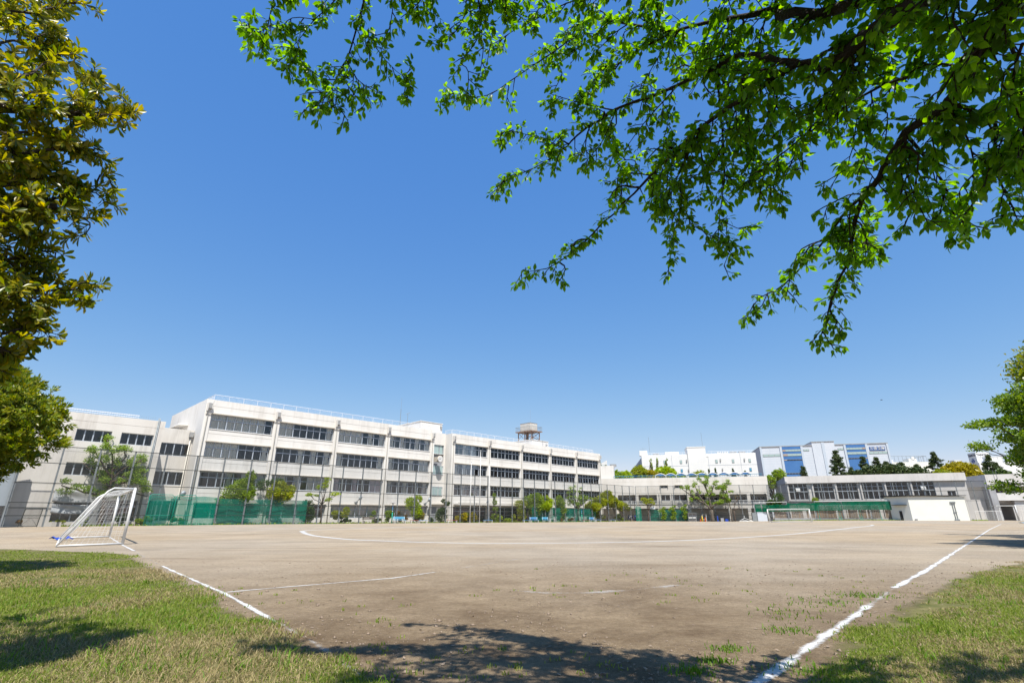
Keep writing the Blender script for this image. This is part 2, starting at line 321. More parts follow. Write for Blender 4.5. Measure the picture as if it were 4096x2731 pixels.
# ---------------------------------------------------------------- ground, chalk lines, grass
def ground():
    xs=sorted(set([-900,-500,-300,-200,-140]+list(range(-100,161,6))+[200,260,340,500,900])); ys=sorted(set([-900,-400,-200,-100,-50]+list(range(-24,201,6))+[240,300,400,600,900]))
    v=[(x,y,gz(x,y)) for y in ys for x in xs]; n=len(xs)
    f=[(j*n+i,j*n+i+1,j*n+n+i+1,j*n+n+i) for j in range(len(ys)-1) for i in range(n-1)]
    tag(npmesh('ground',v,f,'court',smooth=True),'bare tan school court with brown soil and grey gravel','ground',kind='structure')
ground()
def line(pts,wd,label,faint=False,h=.006,jit=.12,mm=None):
    pts=[Vector((*p,0)) for p in pts]; fine=[]
    for a,b in zip(pts,pts[1:]):
        k=max(2,min(60,int((b-a).length/.12))); fine+=[a.lerp(b,i/k) for i in range(k)]
    fine.append(pts[-1]); m=MB(); q=random.Random(len(pts)*7+int(wd*1000))
    ed=[]
    for i,p in enumerate(fine):
        t=(fine[min(i+1,len(fine)-1)]-fine[max(i-1,0)]).normalized(); nn=Vector((-t.y,t.x,0)); zz=gz(p.x,p.y)+h; c=q.uniform(-jit,jit)*wd*.25
        for k,u in enumerate((-.8,-.42,0,.42,.8)):
            a=p+nn*(wd*u+c); m.v.append((a.x,a.y,zz)); ed.append((1,.45,0,.45,1)[k])
        if i:
            for k in range(4): j=5*i+k; m.f.append((j-5,j-4,j+1,j))
    o=tag(m.build('chalk_line',mm or ('chalk_faint' if faint else 'chalk')),label,'line',kind='structure')
    o.data.attributes.new('edge','FLOAT','POINT').data.foreach_set('value',ed)
line([(-23.04,30.82),(-15.96,22.25),(-13.2,19.0)],.09,'white chalk goal line between the posts of the left goal')
line([(-13.2,19.0),(-11.07,16.4),(-8.6,13.5)],.10,'half grown over chalk goal line right of the left goal',True)
line([(-8.6,13.5),(-7.52,12.25),(-4.52,8.84),(-2.61,6.47)],.07,'white chalk goal line along the left grass',jit=.22)
line([(-2.61,6.47),(-1.97,5.69),(-1.2,4.6)],.14,'chalk remains in the grass at the end of the goal line',True)
line([(1.75,4.3),(2.64,5.27),(4.95,7.8)],.10,'wide white chalk touchline beside the near right grass',jit=.25)
line([(4.95,7.8),(5.6,8.5),(6.6,9.6)],.15,'worn stretch of the touchline overgrown with weeds',True)
line([(6.6,9.6),(9.53,12.62),(15.84,19.32),(40,45),(64.8,70.9)],.115,'white chalk touchline running to the far right',jit=.2)
line([(-4.65,9.1),(-4.07,9.62),(-3.22,10.3),(-2.38,11.0),(-1.69,12.1)],.065,'thin chalk line leaving the left goal line')
line([(-1.69,12.1),(-.82,13.67),(.2,15.6)],.09,'faded end of the thin chalk line',True,.007)
line([(0,9.3),(.52,9.0),(1.2,9.02),(2.0,9.32),(3.0,9.98)],.3,'worn chalk smear across the near court',True)
line([(-33,48),(-27,42),(-23.5,37.8)],.16,'short chalk mark beyond the left goal',True)
op=[Vector(q) for q in [(-14.8,38.2),(-12.1,32.7),(-8.8,28.1),(-6.5,26.2),(-3.05,24.3),(.1,23.9),(4.4,24.6),(9.1,26.9),(16.9,33.6),(24.8,42.3),(34,53),(42,62.4),(45.4,69),(44,75),(38,77),(28,74),(16,68.5),(4,62),(-6,56),(-12,51.5),(-15.6,46),(-16.2,42)]]
ov=[]
for i in range(len(op)):
    a,b,c,d=op[i-1],op[i],op[(i+1)%len(op)],op[(i+2)%len(op)]
    for k in range(5): t=k/5; ov.append(.5*((2*b)+(c-a)*t+(2*a-5*b+4*c-d)*t*t+(3*b-a-3*c+d)*t**3))
ov.append(ov[0])
line([tuple(p) for p in ov],.24,'white chalk running track oval on the court',h=.005,mm='chalk_far')
line([FM.p(-10,9),FM.p(98,9)],.35,'pale chalk edge in front of the tall fence',True)
# grass ----------------------------------------------------------------------------------
GL=[(-40,19.8),(-18.4,19.9),(-12.6,17.6),(-7.3,11.6),(-4.25,8.0),(-2.65,6.2),(-1.55,5.0),(-.75,4.3),(-.4,3.6),(-.3,-4.0),(-40,-4.0)]
GR=[(2.2,4.2),(3.1,5.4),(4.4,6.7),(6.4,8.6),(9.0,11.0),(12.2,13.5),(15.5,15.6),(24,17.6),(40,18),(40,-4),(1.2,-4)]
def inside(P,x,y):
    r=np.zeros(len(x),bool); k=len(P)
    for i in range(k):
        x0,y0=P[i]; x1,y1=P[(i+1)%k]
        c=((y0>y)!=(y1>y)); xi=(x1-x0)*(y-y0)/(y1-y0+1e-9)+x0; r^=c&(x<xi)
    return r
def vnoise(x,y,s,seed):
    """smooth value noise"""
    g=np.random.default_rng(seed).random((64,64)); u=x*s; v=y*s; i=np.floor(u).astype(int); j=np.floor(v).astype(int); fu=u-i; fv=v-j
    fu=fu*fu*(3-2*fu); fv=fv*fv*(3-2*fv); i%=64; j%=64; i1=(i+1)%64; j1=(j+1)%64
    return (g[i,j]*(1-fu)+g[i1,j]*fu)*(1-fv)+(g[i,j1]*(1-fu)+g[i1,j1]*fu)*fv
def in_view(x,y,m=1.08): return (np.abs(x)<y*1.12*m+.3)
def blades(name,x,y,h,wd,m,label,lean=.5,seed=1,cat='grass'):
    q=np.random.default_rng(seed); N=len(x); a=q.random(N)*6.283; b=q.random(N)*6.283; ln=q.random(N)*lean*h+.1*h
    dx,dy=np.cos(a)*wd/2,np.sin(a)*wd/2; lx,ly=np.cos(b)*ln,np.sin(b)*ln
    z0=np.array([gz(p,r) for p,r in zip(x,y)]) if y.max()>60 else np.zeros(N)
    V=np.empty((N,5,3)); 
    V[:,0]=np.stack([x-dx,y-dy,z0-.004],1); V[:,1]=np.stack([x+dx,y+dy,z0-.004],1)
    V[:,2]=np.stack([x+dx*.8+lx*.35,y+dy*.8+ly*.35,z0+h*.6],1); V[:,3]=np.stack([x-dx*.8+lx*.35,y-dy*.8+ly*.35,z0+h*.6],1)
    V[:,4]=np.stack([x+lx,y+ly,z0+h*(1-.25*ln/h)],1)
    i=np.arange(N)[:,None]*5; F=np.concatenate([i+np.array([[0,1,2]]),i+np.array([[0,2,3]]),i+np.array([[3,2,4]])])
    return tag(npmesh(name,V.reshape(-1,3),F,m),label,cat,kind='stuff')
def scatter(P,n,seed,ymin,ymax,power=2.0):
    """points inside polygon P, denser near the camera"""
    q=np.random.default_rng(seed); u=q.random(n*6); y=ymin*(ymax/ymin)**(u) ; x=(q.random(n*6)*2-1)*(y*1.2+.5)
    jx=(vnoise(x,y,1.1,91)-.5)*.9+(vnoise(x,y,4,92)-.5)*.5+q.normal(0,.07,len(x)); jy=(vnoise(x,y,1.1,93)-.5)*.9+q.normal(0,.07,len(x)); k=inside(P,x+jx,y+jy)&in_view(x,y); x,y=x[k][:n],y[k][:n]
    if n>50000:
        m_=16000; xe=(q.random(m_)*2-1)*7; ye=q.uniform(-2,3.2,m_); k=inside(P,xe,ye); x=np.concatenate([x,xe[k]]); y=np.concatenate([y,ye[k]])
    return x,y
def turf(P,x0,x1,y0,y1,label):
    c=.2; nx=int((x1-x0)/c); ny=int((y1-y0)/c); X,Y=np.meshgrid(np.linspace(x0,x1,nx+1),np.linspace(y0,y1,ny+1)); X=X.ravel(); Y=Y.ravel(); s=np.zeros(len(X)); q=np.random.default_rng(3)
    for k in range(24): s+=inside(P,X+q.normal(0,.3),Y+q.normal(0,.3))
    i=np.arange(ny)[:,None]*(nx+1)+np.arange(nx)[None]; F=np.stack([i,i+1,i+nx+2,i+nx+1],2).reshape(-1,4); keep=(s[F].max(1)>0); F=F[keep]
    used=np.unique(F); mp=-np.ones(len(X),int); mp[used]=np.arange(len(used))
    o=npmesh('turf',np.stack([X,Y,np.full(len(X),.004)],1)[used],mp[F],'turf'); o.data.attributes.new('edge','FLOAT','POINT').data.foreach_set('value',(s/24)[used].astype(np.float32)); tag(o,label,'turf',kind='structure')
turf(GL,-24,0,-4,21,'thatchy turf under the left lawn grass'); turf(GR,.8,24,-4,19,'thatchy turf under the right lawn grass')
def grass():
    for side,P,sd in (('left',GL,3),('right',GR,5)):
        x,y=scatter(P,115000,sd,3.0,20); d=vnoise(x,y,.9,sd); e=vnoise(x,y,.28,sd+1)
        bare=vnoise(x,y,1.3,sd+9)+.3*vnoise(x,y,5,sd+2)
        thr=.42 if side=='left' else .46
        far=np.clip((y-15)/5,0,1)*.55 if side=='left' else np.clip((y-13)/6,0,1)*.25
        k=bare>thr+far-.12; x,y,d,e=x[k],y[k],d[k],e[k]
        dry=(d*.6+e*.4+nr.random(len(x))*.35)>(.82 if side=='left' else .70)
        h=(.02+.03*vnoise(x,y,.6,sd+4)+.028*nr.random(len(x)))*(1.0 if side=='left' else .85)
        wd=.0042+.00062*np.maximum(y,3)
        g=~dry; blades('lawn_grass',x[g],y[g],h[g],wd[g],'grass','short green grass on the %s of the court'%side,1.5,sd)
        blades('dry_grass',x[dry],y[dry],h[dry]*1.1,wd[dry]*.9,'grass_dry','straw coloured dry grass on the %s of the court'%side,2.2,sd+1)
        q=np.random.default_rng(sd+20); tx=[];ty=[];th=[]
        x2,y2=scatter(P,260 if side=='left' else 120,sd+30,3.2,11)
        for a,b in zip(x2,y2):
            k=q.integers(5,13); tx+=list(a+q.normal(0,.05,k)); ty+=list(b+q.normal(0,.05,k)); th+=list(q.uniform(.04,.12,k))
        tx,ty,th=map(np.array,(tx,ty,th)); blades('tall_grass',tx,ty,th,.006+.0008*ty,'grass_fresh','taller fresh grass tufts standing in the %s lawn'%side,1.2,sd+40)
    # straw clump at the bottom left
    q=np.random.default_rng(77); n=1500; x=q.normal(-2.35,.42,n); y=q.normal(3.75,.38,n); blades('straw_clump',x,y,q.uniform(.06,.16,n),np.full(n,.006),'grass_dry','clump of long straw coloured grass at the bottom left',2.0,78)
    # thin tufts on the bare soil
    q=np.random.default_rng(9); n=750; y=3.6*(13/3.6)**q.random(n); x=(q.random(n)*2-1)*y*1.1; k=(vnoise(x,y,.45,4)>.58)&~inside(GL,x,y)&~inside(GR,x,y); x,y=x[k],y[k]
    tx=[];ty=[];th=[]
    for a,b in zip(x,y):
        k=q.integers(3,9); tx+=list(a+q.normal(0,.03,k)); ty+=list(b+q.normal(0,.03,k)); th+=list(q.uniform(.015,.05,k))
    tx,ty,th=map(np.array,(tx,ty,th)); blades('weed_tufts',tx,ty,th,.006+.0008*ty,'grass','scattered small weed tufts on the bare soil',.9,11,'weeds')
    # denser weed strip along the touchline
    tx=[];ty=[];th=[]
    for (a,b,r,k) in [(1.45,4.7,.10,170),(1.75,5.0,.08,140),(2.05,5.4,.10,120),(3.0,6.2,.15,110),(4.5,8.0,.35,140),(3.5,7.2,.3,90),(2.45,4.7,.2,200),(5.5,8.7,.25,160)]:
        tx+=list(q.normal(a,r,k)); ty+=list(q.normal(b,r*.8,k)); th+=list(q.uniform(.02,.06,k))
    tx,ty,th=map(np.array,(tx,ty,th)); blades('line_weeds',tx,ty,th,.006+.0008*ty,'grass_fresh','green weed tufts growing along the wide touchline',1.4,12,'weeds')
    # strip of plants at the fence foot
    x=[];y=[];h=[]
    for s in nr.uniform(-12,99,5200): a,b=FM.p(s,3.4+nr.normal(0,.45)); x.append(a);y.append(b);h.append(nr.uniform(.08,.32))
    for s in nr.uniform(0,40,2600): a,b=FG.p(s,2.6+nr.normal(0,.4)); x.append(a);y.append(b);h.append(nr.uniform(.06,.3))
    x,y,h=map(np.array,(x,y,h)); blades('fence_weeds',x,y,h,np.full(len(x),.09),'lf_mid','low weeds along the foot of the fences',.8,13,'weeds')
grass()
def pebbles():
    q=np.random.default_rng(21); n=15000; y=3.5*(15/3.5)**q.random(n); x=(q.random(n)*2-1)*y*1.1; k=~inside(GL,x,y)&(vnoise(x,y,.8,5)>.3); x,y=x[k],y[k]; N=len(x)
    r=q.lognormal(-5.0,.62,N); r=np.clip(r,.003,.032)
    base=np.array([(1,0,0),(-.5,.87,0),(-.5,-.87,0),(0,0,.7),(0,0,-.5)]); V=base[None]*r[:,None,None]*q.uniform(.6,1.3,(N,5,3)); a=q.random(N)*6.28; c,s=np.cos(a),np.sin(a)
    X=V[...,0]*c[:,None]-V[...,1]*s[:,None]; Y=V[...,0]*s[:,None]+V[...,1]*c[:,None]; V=np.stack([X+x[:,None],Y+y[:,None],V[...,2]+r[:,None]*.15],2)
    F=np.array([(0,1,3),(1,2,3),(2,0,3),(1,0,4),(2,1,4),(0,2,4)]); F=(np.arange(N)[:,None,None]*5+F[None]).reshape(-1,3)
    tag(npmesh('pebbles',V.reshape(-1,3),F,'clay'),'small pebbles strewn over the near soil','pebbles',kind='stuff')
    # fallen dry leaves
    n=900; y=3.5*(13/3.5)**q.random(n); x=(q.random(n)*2-1)*y*1.05; a=q.random(n)*6.28; L=q.uniform(.012,.03,n)
    V=np.empty((n,4,3)); c,s=np.cos(a),np.sin(a)
    V[:,0]=np.stack([x-c*L,y-s*L,np.full(n,.008)],1); V[:,1]=np.stack([x-s*L*.5,y+c*L*.5,q.uniform(.004,.02,n)],1); V[:,2]=np.stack([x+c*L,y+s*L,q.uniform(.008,.025,n)],1); V[:,3]=np.stack([x+s*L*.5,y-c*L*.5,q.uniform(.004,.02,n)],1)
    tag(npmesh('leaf_litter',V.reshape(-1,3),np.arange(n*4).reshape(-1,4),'clay'),'dry fallen leaves lying on the near soil','leaf litter',kind='stuff')
pebbles()
# ---------------------------------------------------------------- buildings
def curtain(parent,x0,x1,y,z0,z1,m='curtain',rn=rnd,gather=False):
    k=max(6,int((x1-x0)/.09)); ph=rn.uniform(0,6)
    def fn(u,v):
        x=x0+(x1-x0)*u
        if gather: c=(x0+x1)/2; x=c+(x-c)*(1-.35*math.sin(math.pi*min(1,(1-v)*1.1)))
        return (x, y+.05*math.sin(u*k*2.1+ph)+.02*math.sin(u*k*5+ph*2), z0+(z1-z0)*v)
    return MB().grid(fn,k,2).build('curtain',m,parent,True)
def window(root,x0,x1,z0,z1,y,units=4,sub=2,trans=.36,spec='',ym=.02,glass='glass',cm='curtain',rn=rnd,fm='frame',low=False):
    """sash window: frame with heavy posts between units, one light bar inside each; child panes and curtains"""
    m=MB(); t=.07; zt=z1-(z1-z0)*trans if trans else z1
    m.box(x0,x1,y-.06,y+.06,z0,z0+t).box(x0,x1,y-.06,y+.06,z1-t,z1)
    cols=units*sub; w=(x1-x0)/cols
    if trans: m.box(x0+t,x1-t,y-.055,y+.055,zt-.05,zt+.05)
    for i in range(cols+1):
        hv=(i%sub==0); q=.06 if hv else .03; x=x0+i*w
        if i==0: m.box(x,x+t,y-.05,y+.05,z0+t,z1-t)
        elif i==cols: m.box(x-t,x,y-.05,y+.05,z0+t,z1-t)
        else:
            m.box(x-q,x+q,y-(.05 if hv else .035),y+.045,z0+t,(zt-.05) if trans else z1-t)
            if trans: m.box(x-q,x+q,y-(.05 if hv else .035),y+.045,zt+.05,z1-t)
    wd=m.build('window',fm,root)
    for i in range(cols):
        a=x0+i*w+.03; b=a+w-.06; sp=spec[i] if i<len(spec) else '.'
        yy=y+(.012 if i%2 else -.012)
        if sp!='o': piece('pane',glass,wd,a,b,yy-.006,yy+.006,z0+.05,zt-.03 if trans else z1-.05)
        if trans: piece('pane',glass,wd,a,b,y-.006,y+.006,zt+.03,z1-.05)
    i=0
    while i<cols:
        if i<len(spec) and spec[i] in 'cg':
            j=i
            while j<cols and j<len(spec) and spec[j]==spec[i]: j+=1
            a,b=x0+i*w+.02,x0+j*w-.02
            if j-i==1: a,b=a+w*.1,b-w*.05
            curtain(wd,a,b,y+.14,z0+.08,z1-.03,cm,rn,j-i==1); i=j
        else: i+=1
    if low: piece('handrail','wood_grey',wd,x0,x1,y+.3,y+.34,z0+.36,z0+.41)
    return wd
ROWS=[(.7,2.62),(4.58,6.55),(8.42,10.4),(12.12,14.1)]
def rnspec(rn,n=8,p=.22):
    s=['c' if rn.random()<p else '.' for _ in range(n)]; s[0]='c' if rn.random()<.5 else '.'; s[-1]='c' if rn.random()<.8 else '.'
    if rn.random()<.35: s[rn.randrange(1,n-1)]='o'
    return ''.join(s)
def school(root,pil,s0,s1,depth,specs,top=16.05,seed=1,ground='win',pinks=()):
    rn=random.Random(seed); m=MB()
    # shell
    MB().box(s0,s0+.3,.66,depth,-.6,top-.02).build('end_wall','wall',root); MB().box(s1-.3,s1,.66,depth,-.6,top-.02).build('end_wall','wall',root)
    MB().box(s0+.3,s1-.3,depth-.3,depth,-.6,top-.02).build('back_wall','wall',root)
    MB().box(s0+.3,s1-.3,.7,depth-.3,top-.9,top-.6).build('roof_slab','wall2',root)
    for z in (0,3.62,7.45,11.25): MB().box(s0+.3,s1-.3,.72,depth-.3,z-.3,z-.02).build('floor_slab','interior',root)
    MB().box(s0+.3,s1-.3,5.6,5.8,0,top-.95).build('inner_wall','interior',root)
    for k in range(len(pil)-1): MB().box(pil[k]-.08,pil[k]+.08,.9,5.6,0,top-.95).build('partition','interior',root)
    for p in pil: MB().box(p-.42,p+.42,0,.65,-.6,top-.01).build('pillar','wall',root)
    hw=.42
    for k,(a,b) in enumerate(zip(pil,pil[1:])):
        x0,x1=a+hw+.004,b-hw-.004
        # spandrels with a cast joint, parapet in two lifts
        for (z0,z1) in ((2.76,4.58),(6.69,8.42),(10.54,12.12)):
            zm=(z0+z1)/2+.15
            MB().box(x0,x1,.10,.62,z0,zm-.02).box(x0,x1,.10,.62,zm+.02,z1).box(x0,x1,.16,.6,zm-.02,zm+.02).box(x0,x1,.04,.10,z1-.07,z1).build('spandrel','wall',root)
        MB().box(x0,x1,.10,.62,14.24,15.15).box(x0,x1,.16,.6,15.15,15.19).box(x0,x1,.10,.62,15.19,top).build('parapet','wall',root)
        for (z0,z1) in ROWS[1:]+[ROWS[0]]:
            MB().box(x0-.12,x1+.05,-.16,.62,z1,z1+.08).box(x0-.06,x1+.02,-.10,.62,z1+.08,z1+.14).build('hood','hood',root)
        for r in (3,2,1):
            z0,z1=ROWS[r]; sp=specs.get((k,r)) or rnspec(rn)
            window(root,x0+.1,x1-.1,z0,z1,.30,4,2,.36,sp,cm='curtain_pink' if (k,r) in pinks else 'curtain',rn=rn,low=True)
        z0,z1=ROWS[0]
        if ground=='win' or k>2:
            MB().box(x0,x1,.10,.62,-.6,z0).build('plinth_wall','wall',root)
            window(root,x0+.1,x1-.1,z0,z1,.42,4,1,.36,specs.get((k,0),'cccc'),rn=rn)
        else:
            window(root,x0+.1,x1-.1,-.35,z1,.42,4,1,.28,'',rn=rn,glass='glass_dark')
    # rain heads and downpipes
    for p in pil:
        MB().prism([(p-.2,-.42),(p+.24,-.42),(p+.24,0),(p-.2,0)],14.75,15.45).build('rain_head','rainhead',root)
        MB().box(p-.3,p-.205,-.46,0,14.4,15.5).box(p+.245,p+.33,-.46,0,14.7,15.5).prism([(p-.3,-.12),(p+.33,-.12),(p+.33,0),(p-.3,0)],14.0,14.4).build('rain_head_cheek','wall2',root)
        MB().tube([(p-.05,-.24,14.75),(p-.05,-.12,14.2),(p-.05,-.12,-.3)],.065,8).build('downpipe','pipe',root,True)
def railing(root,pts,h=.85,step=.16,post=1.9,m='rail_white',name='roof_railing',r=.016):
    b=MB()
    for p,q in zip(pts,pts[1:]):
        p,q=Vector(p),Vector(q); L=(q-p).length; up=Vector((0,0,1))
        b.tube([p+up*h,q+up*h],r*2,4); b.tube([p+up*.12,q+up*.12],r,4)
        for i in range(int(L/step)+1): c=p.lerp(q,i*step/L); b.tube([c+up*.12,c+up*h],r*.6,3,False)
        for i in range(int(L/post)+1): c=p.lerp(q,min(1,i*post/L)); b.tube([c-up*.05,c+up*h],r*1.7,4)
    return b.build(name,m,root)
PL=[.45,9.62,19.02,28.47,37.95]; PR=[42.95,52.3,61.85,71.45,81.1,90.85]
SL={(0,3):'ccccccc.',(1,3):'cc.....c',(2,3):'cccc.c.c',(3,3):'c.c..c.c',(0,2):'cccc...c',(1,2):'...c.c.c',(2,2):'c......c',(3,2):'c...c.cc',(0,1):'...c.ccc',(1,1):'cc.c.ccc',(2,1):'c..c..cc',(3,1):'c..c...c',(0,0):'....',(1,0):'.c..',(2,0):'cccc',(3,0):'cccc'}
east=thing('school_building','long four storey cream classroom block nearest the left, with clock bay at its right end','building',(*FM.o,0),FM.rz,'school blocks round the court')
school(east,PL,0.03,38.4,18,SL,seed=3,pinks=((2,1),))
# recessed stair bay with the clock, set two metres back
MB().box(38.4,42.5,2.0,2.5,-.6,9.95-.02).box(38.4,39.6,2.0,2.5,9.93,12.07).box(42.2,42.5,2,2.5,9.93,12.07).box(38.4,42.5,2,2.5,12.07-.0,12.1).box(38.4,39.6,2,2.5,12.1,13.8).box(42.2,42.5,2,2.5,12.1,13.8).box(38.4,42.5,2,2.5,13.8,16.08).box(38.4,42.5,2.06,2.5,9.90,9.96).build('stair_wall','wall',east)
MB().box(38.4,42.5,2.5,12,15.4,15.6).build('roof_slab','wall2',east)
MB().box(39.6,42.2,2.5,2.6,8.3,13.9).build('stair_back','interior',east)
for z0,z1 in ((12.1,13.8),(8.3,9.93),(4.5,6.1)):
    y=2.2 if z0>12 else 1.96
    f=MB().box(39.6,42.2,y-.05,y+.05,z0,z0+.07).box(39.6,42.2,y-.05,y+.05,z1-.07,z1)
    for x in (39.6,40.36,41.23,42.13): f.box(x,x+.07,y-.05,y+.05,z0+.07,z1-.07)
    f=f.build('window','frame',east)
    for x in (39.67,40.43,41.3): piece('pane','frosted',f,x,x+.7,y-.015,y+.015,z0+.07,z1-.07)
piece('doorway','interior',east,38.9,41.0,1.9,1.99,-.3,2.5)
MB().box(38.4,42.5,1.2,2,2.9,3.1).build('hood','hood',east)
# penthouse
MB().box(38.6,43.9,5,14,15.55,18.45).box(38.5,44.0,4.9,14.1,18.45,18.55).build('penthouse','wall',east)
piece('vent_box','rainhead',east,43.3,43.7,4.75,5,17.6,18.0)
railing(east,[(1.1,4,16.05),(1.1,.9,16.05),(37.9,.9,16.05)])
MB().tube([(30.4,.6,9.0),(30.2,.05,9.2)],.02,4).build('cable_hook','steel_dark',east)
west=thing('school_building','long four storey cream classroom block right of the clock bay, below the water tank','building',(*FM.o,0),FM.rz,'school blocks round the court')
school(west,PR,42.5,91.3,16,{},top=15.98,seed=8,ground='door')
railing(west,[(43.2,3,15.98),(43.2,.9,15.98),(89.5,.9,15.98),(89.5,3,15.98)])
MB().box(43.4,61.0,-1.3,0,2.95,3.12).box(43.4,61.0,-1.36,-1.3,2.9,3.3).build('entrance_canopy','wall2',west)
MB().box(60.3,61.4,-1.2,-.05,-.5,2.9).build('entrance_pier','brick_red',west)
MB().box(71.3,77.3,5.5,13,15.4,18.15).box(71.2,77.4,5.4,13.1,18.15,18.25).build('penthouse','wall',west)
MB().box(76.2,76.7,5.2,5.5,17.1,17.5).tube([(75.1,5.35,18.3),(75.1,5.35,15.6)],.06,6).build('roof_pipe','rainhead',west)
# clock
ck=thing('wall_clock','round white clock on a box bracket high on the stair bay wall','clock',(*FM.p(40.35,-2),11.0),FM.rz)
MB().box(-.45,.45,-1.25,0,-.42,.42).build('bracket','hood',ck)
MB().tube([(0,-1.45,0),(0,-1.25,0)],.62,28).build('case','hood',ck,True)
MB().tube([(0,-1.47,0),(0,-1.45,0)],.55,28).build('dial','white',ck)
m=MB()
for i in range(12):
    g=i*math.pi/6; x,z=math.sin(g),math.cos(g); m.tube([(x*.42,-1.475,z*.42),(x*.5,-1.475,z*.5)],.022,4)
m.build('hour_marks','ink',ck)
MB().tube([(0,-1.48,0),(.13,-1.48,.24)],.03,4).build('hour_hand','ink',ck); MB().tube([(0,-1.485,0),(-.42,-1.485,.05)],.022,4).build('minute_hand','ink',ck)
# water tank tower
tk=thing('water_tank','rusty steel tower with white panel tank and railed platform on the school roof','water tank',(*FM.p(71.25,-5.6),18.25),FM.rz)
W,D=3.4,4.8; m=[]
for x in (.25,W-.25):
    for y in (.25,D/2,D-.25): MB().box(x-.09,x+.09,y-.09,y+.09,0,2.0).build('leg','rust',tk)
def brace(p,q): MB().tube([p,q],.06,4).build('brace','rust',tk)
for (p,q) in [((.25,.2,.1),(W-.25,.2,1.95)),((W-.25,.14,.1),(.25,.14,1.95)),((.2,.25,.1),(.2,D/2,1.95)),((.14,D/2,.1),(.14,.25,1.95)),((.2,D/2,.1),(.2,D-.25,1.95)),((.14,D-.25,.1),(.14,D/2,1.95)),((W-.2,.25,.1),(W-.2,D-.25,1.95)),((W-.2,D-.3,.1),(W-.2,.3,1.95))]: brace(p,q)
MB().box(-.3,W+.3,-.3,D+.3,2.0,2.18).build('platform','rust',tk)
x0,x1,y0,y1=.35,W-.5,.7,D-.8
for i in range(3):
    a=x0+(x1-x0)*i/3; b=x0+(x1-x0)*(i+1)/3
    MB().box(a+.015,b-.015,y0-.04,y0,2.35,4.1).prism([(a+.2,y0-.08),(b-.2,y0-.08),(b-.2,y0-.04),(a+.2,y0-.04)],2.38,2.6).build('tank_panel','tank',tk)
for i in range(3):
    a=y0+(y1-y0)*i/3; b=y0+(y1-y0)*(i+1)/3; MB().box(x0-.04,x0,a+.015,b-.015,2.35,4.1).build('tank_panel','tank',tk)
MB().box(x0,x1,y0,y1,2.2,4.05).build('tank_core','rainhead',tk); MB().box(x0-.08,x1+.06,y0-.08,y1+.06,4.1,4.18).build('tank_lid','steel',tk)
railing(tk,[(-.25,D+.25,2.18),(-.25,-.25,2.18),(W+.25,-.25,2.18),(W+.25,D+.25,2.18),(-.25,D+.25,2.18)],1.05,.22,1.6,'steel','platform_railing',.018)
MB().tube([(1.0,1.2,4.18),(1.0,1.2,7.4)],.02,4).build('lightning_rod','steel',tk)
MB().tube([(2.2,3.2,0),(2.2,3.2,2.0)],.22,8).build('riser_pipe','rust',tk)
# roof antennas
an=thing('antenna','tall thin aerial mast on the classroom block roof','antenna',(*FM.p(33.9,-5),15.2),FM.rz)
MB().tube([(0,0,0),(0,0,5)],.045,5).tube([(0,0,5),(0,0,7.2)],.02,4).build('mast','steel',an)
an=thing('antenna','short rooftop television aerial with a crossbar beside the penthouse','antenna',(*FM.p(35.5,-5),15.2),FM.rz)
MB().tube([(0,0,0),(0,0,4.3)],.035,5).build('mast','steel',an); MB().tube([(-.5,0,4.1),(.4,0,4.5)],.025,4).tube([(.3,-.3,4.45),(.3,.3,4.45)],.02,4).build('boom','steel',an)
# left three storey block and link -----------------------------------------------------------
lk=thing('link_building','three storey link wing set back between the two cream school blocks','building',(*FM.o,0),FM.rz,'school blocks round the court')
MB().box(-4.9,.0,3,3.4,10.15,12.05).box(-4.9,0,3,3.4,6.5,8.52).box(-4.9,0,3,3.4,2.9,4.82).box(-4.9,0,3,3.4,-.5,.4).box(-.25,0,3,3.4,.4,2.9).box(-.15,0,3,3.4,4.82,6.5).box(-.15,0,3,3.4,8.52,10.15).box(-4.9,-3.8,3.0,3.4,4.82,6.5).box(-4.9,-3.8,3.0,3.4,8.52,10.15).box(-4.9,-3.8,3.0,3.4,.4,2.9).build('front_wall','wall2',lk)
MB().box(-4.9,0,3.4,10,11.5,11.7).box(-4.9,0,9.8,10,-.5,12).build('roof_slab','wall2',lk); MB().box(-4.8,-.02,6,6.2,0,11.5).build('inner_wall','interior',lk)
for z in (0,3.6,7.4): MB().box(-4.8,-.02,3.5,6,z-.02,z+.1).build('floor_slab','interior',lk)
for z0,z1 in ((8.52,10.15),(4.82,6.5),(.4,2.9)): window(lk,-3.8,-.15,z0,z1,3.15,2,2,0,'....')
MB().box(-.55,-.1,2.6,3,11.1,11.75).build('rain_head','rainhead',lk); MB().tube([(-.33,2.85,11.1),(-.33,2.85,3.4),(-1.2,2.85,3.3)],.07,8).build('downpipe','pipe',lk,True)
MB().prism([(-1.2,7),(0,7),(0,12.5),(-1.2,12.5)],13.2,13.4).build('window_canopy','wall',lk)
lb=thing('school_building','three storey grey cream school block at the far left behind the pruned tree','building',(*FM.o,0),FM.rz,'school blocks round the court')
Y=-2.0
L0,L1=-34,-4.47
m=MB(); wins=[]
for z0,z1,spans in ((9.0,10.33,[(-12.7,-9.5),(-8.6,-5.4)]),(5.3,6.65,[(-12.8,-9.8),(-9.2,-5.5)]),(.45,2.75,[(-12.9,-9.6),(-9.0,-5.45)])):
    e=[L0]+[q for s in spans for q in s]+[L1]
    for a,b in zip(e[::2],e[1::2]): m.box(a,b,Y,Y+.5,z0,z1)
    for a,b in spans: wins.append((a,b,z0,z1))
for z0,z1 in ((-.5,.45),(2.75,4.28),(4.31,5.3),(6.65,7.8),(7.83,9.0),(10.33,11.2),(11.23,12.1)): m.box(L0,L1,Y,Y+.5,z0,z1)
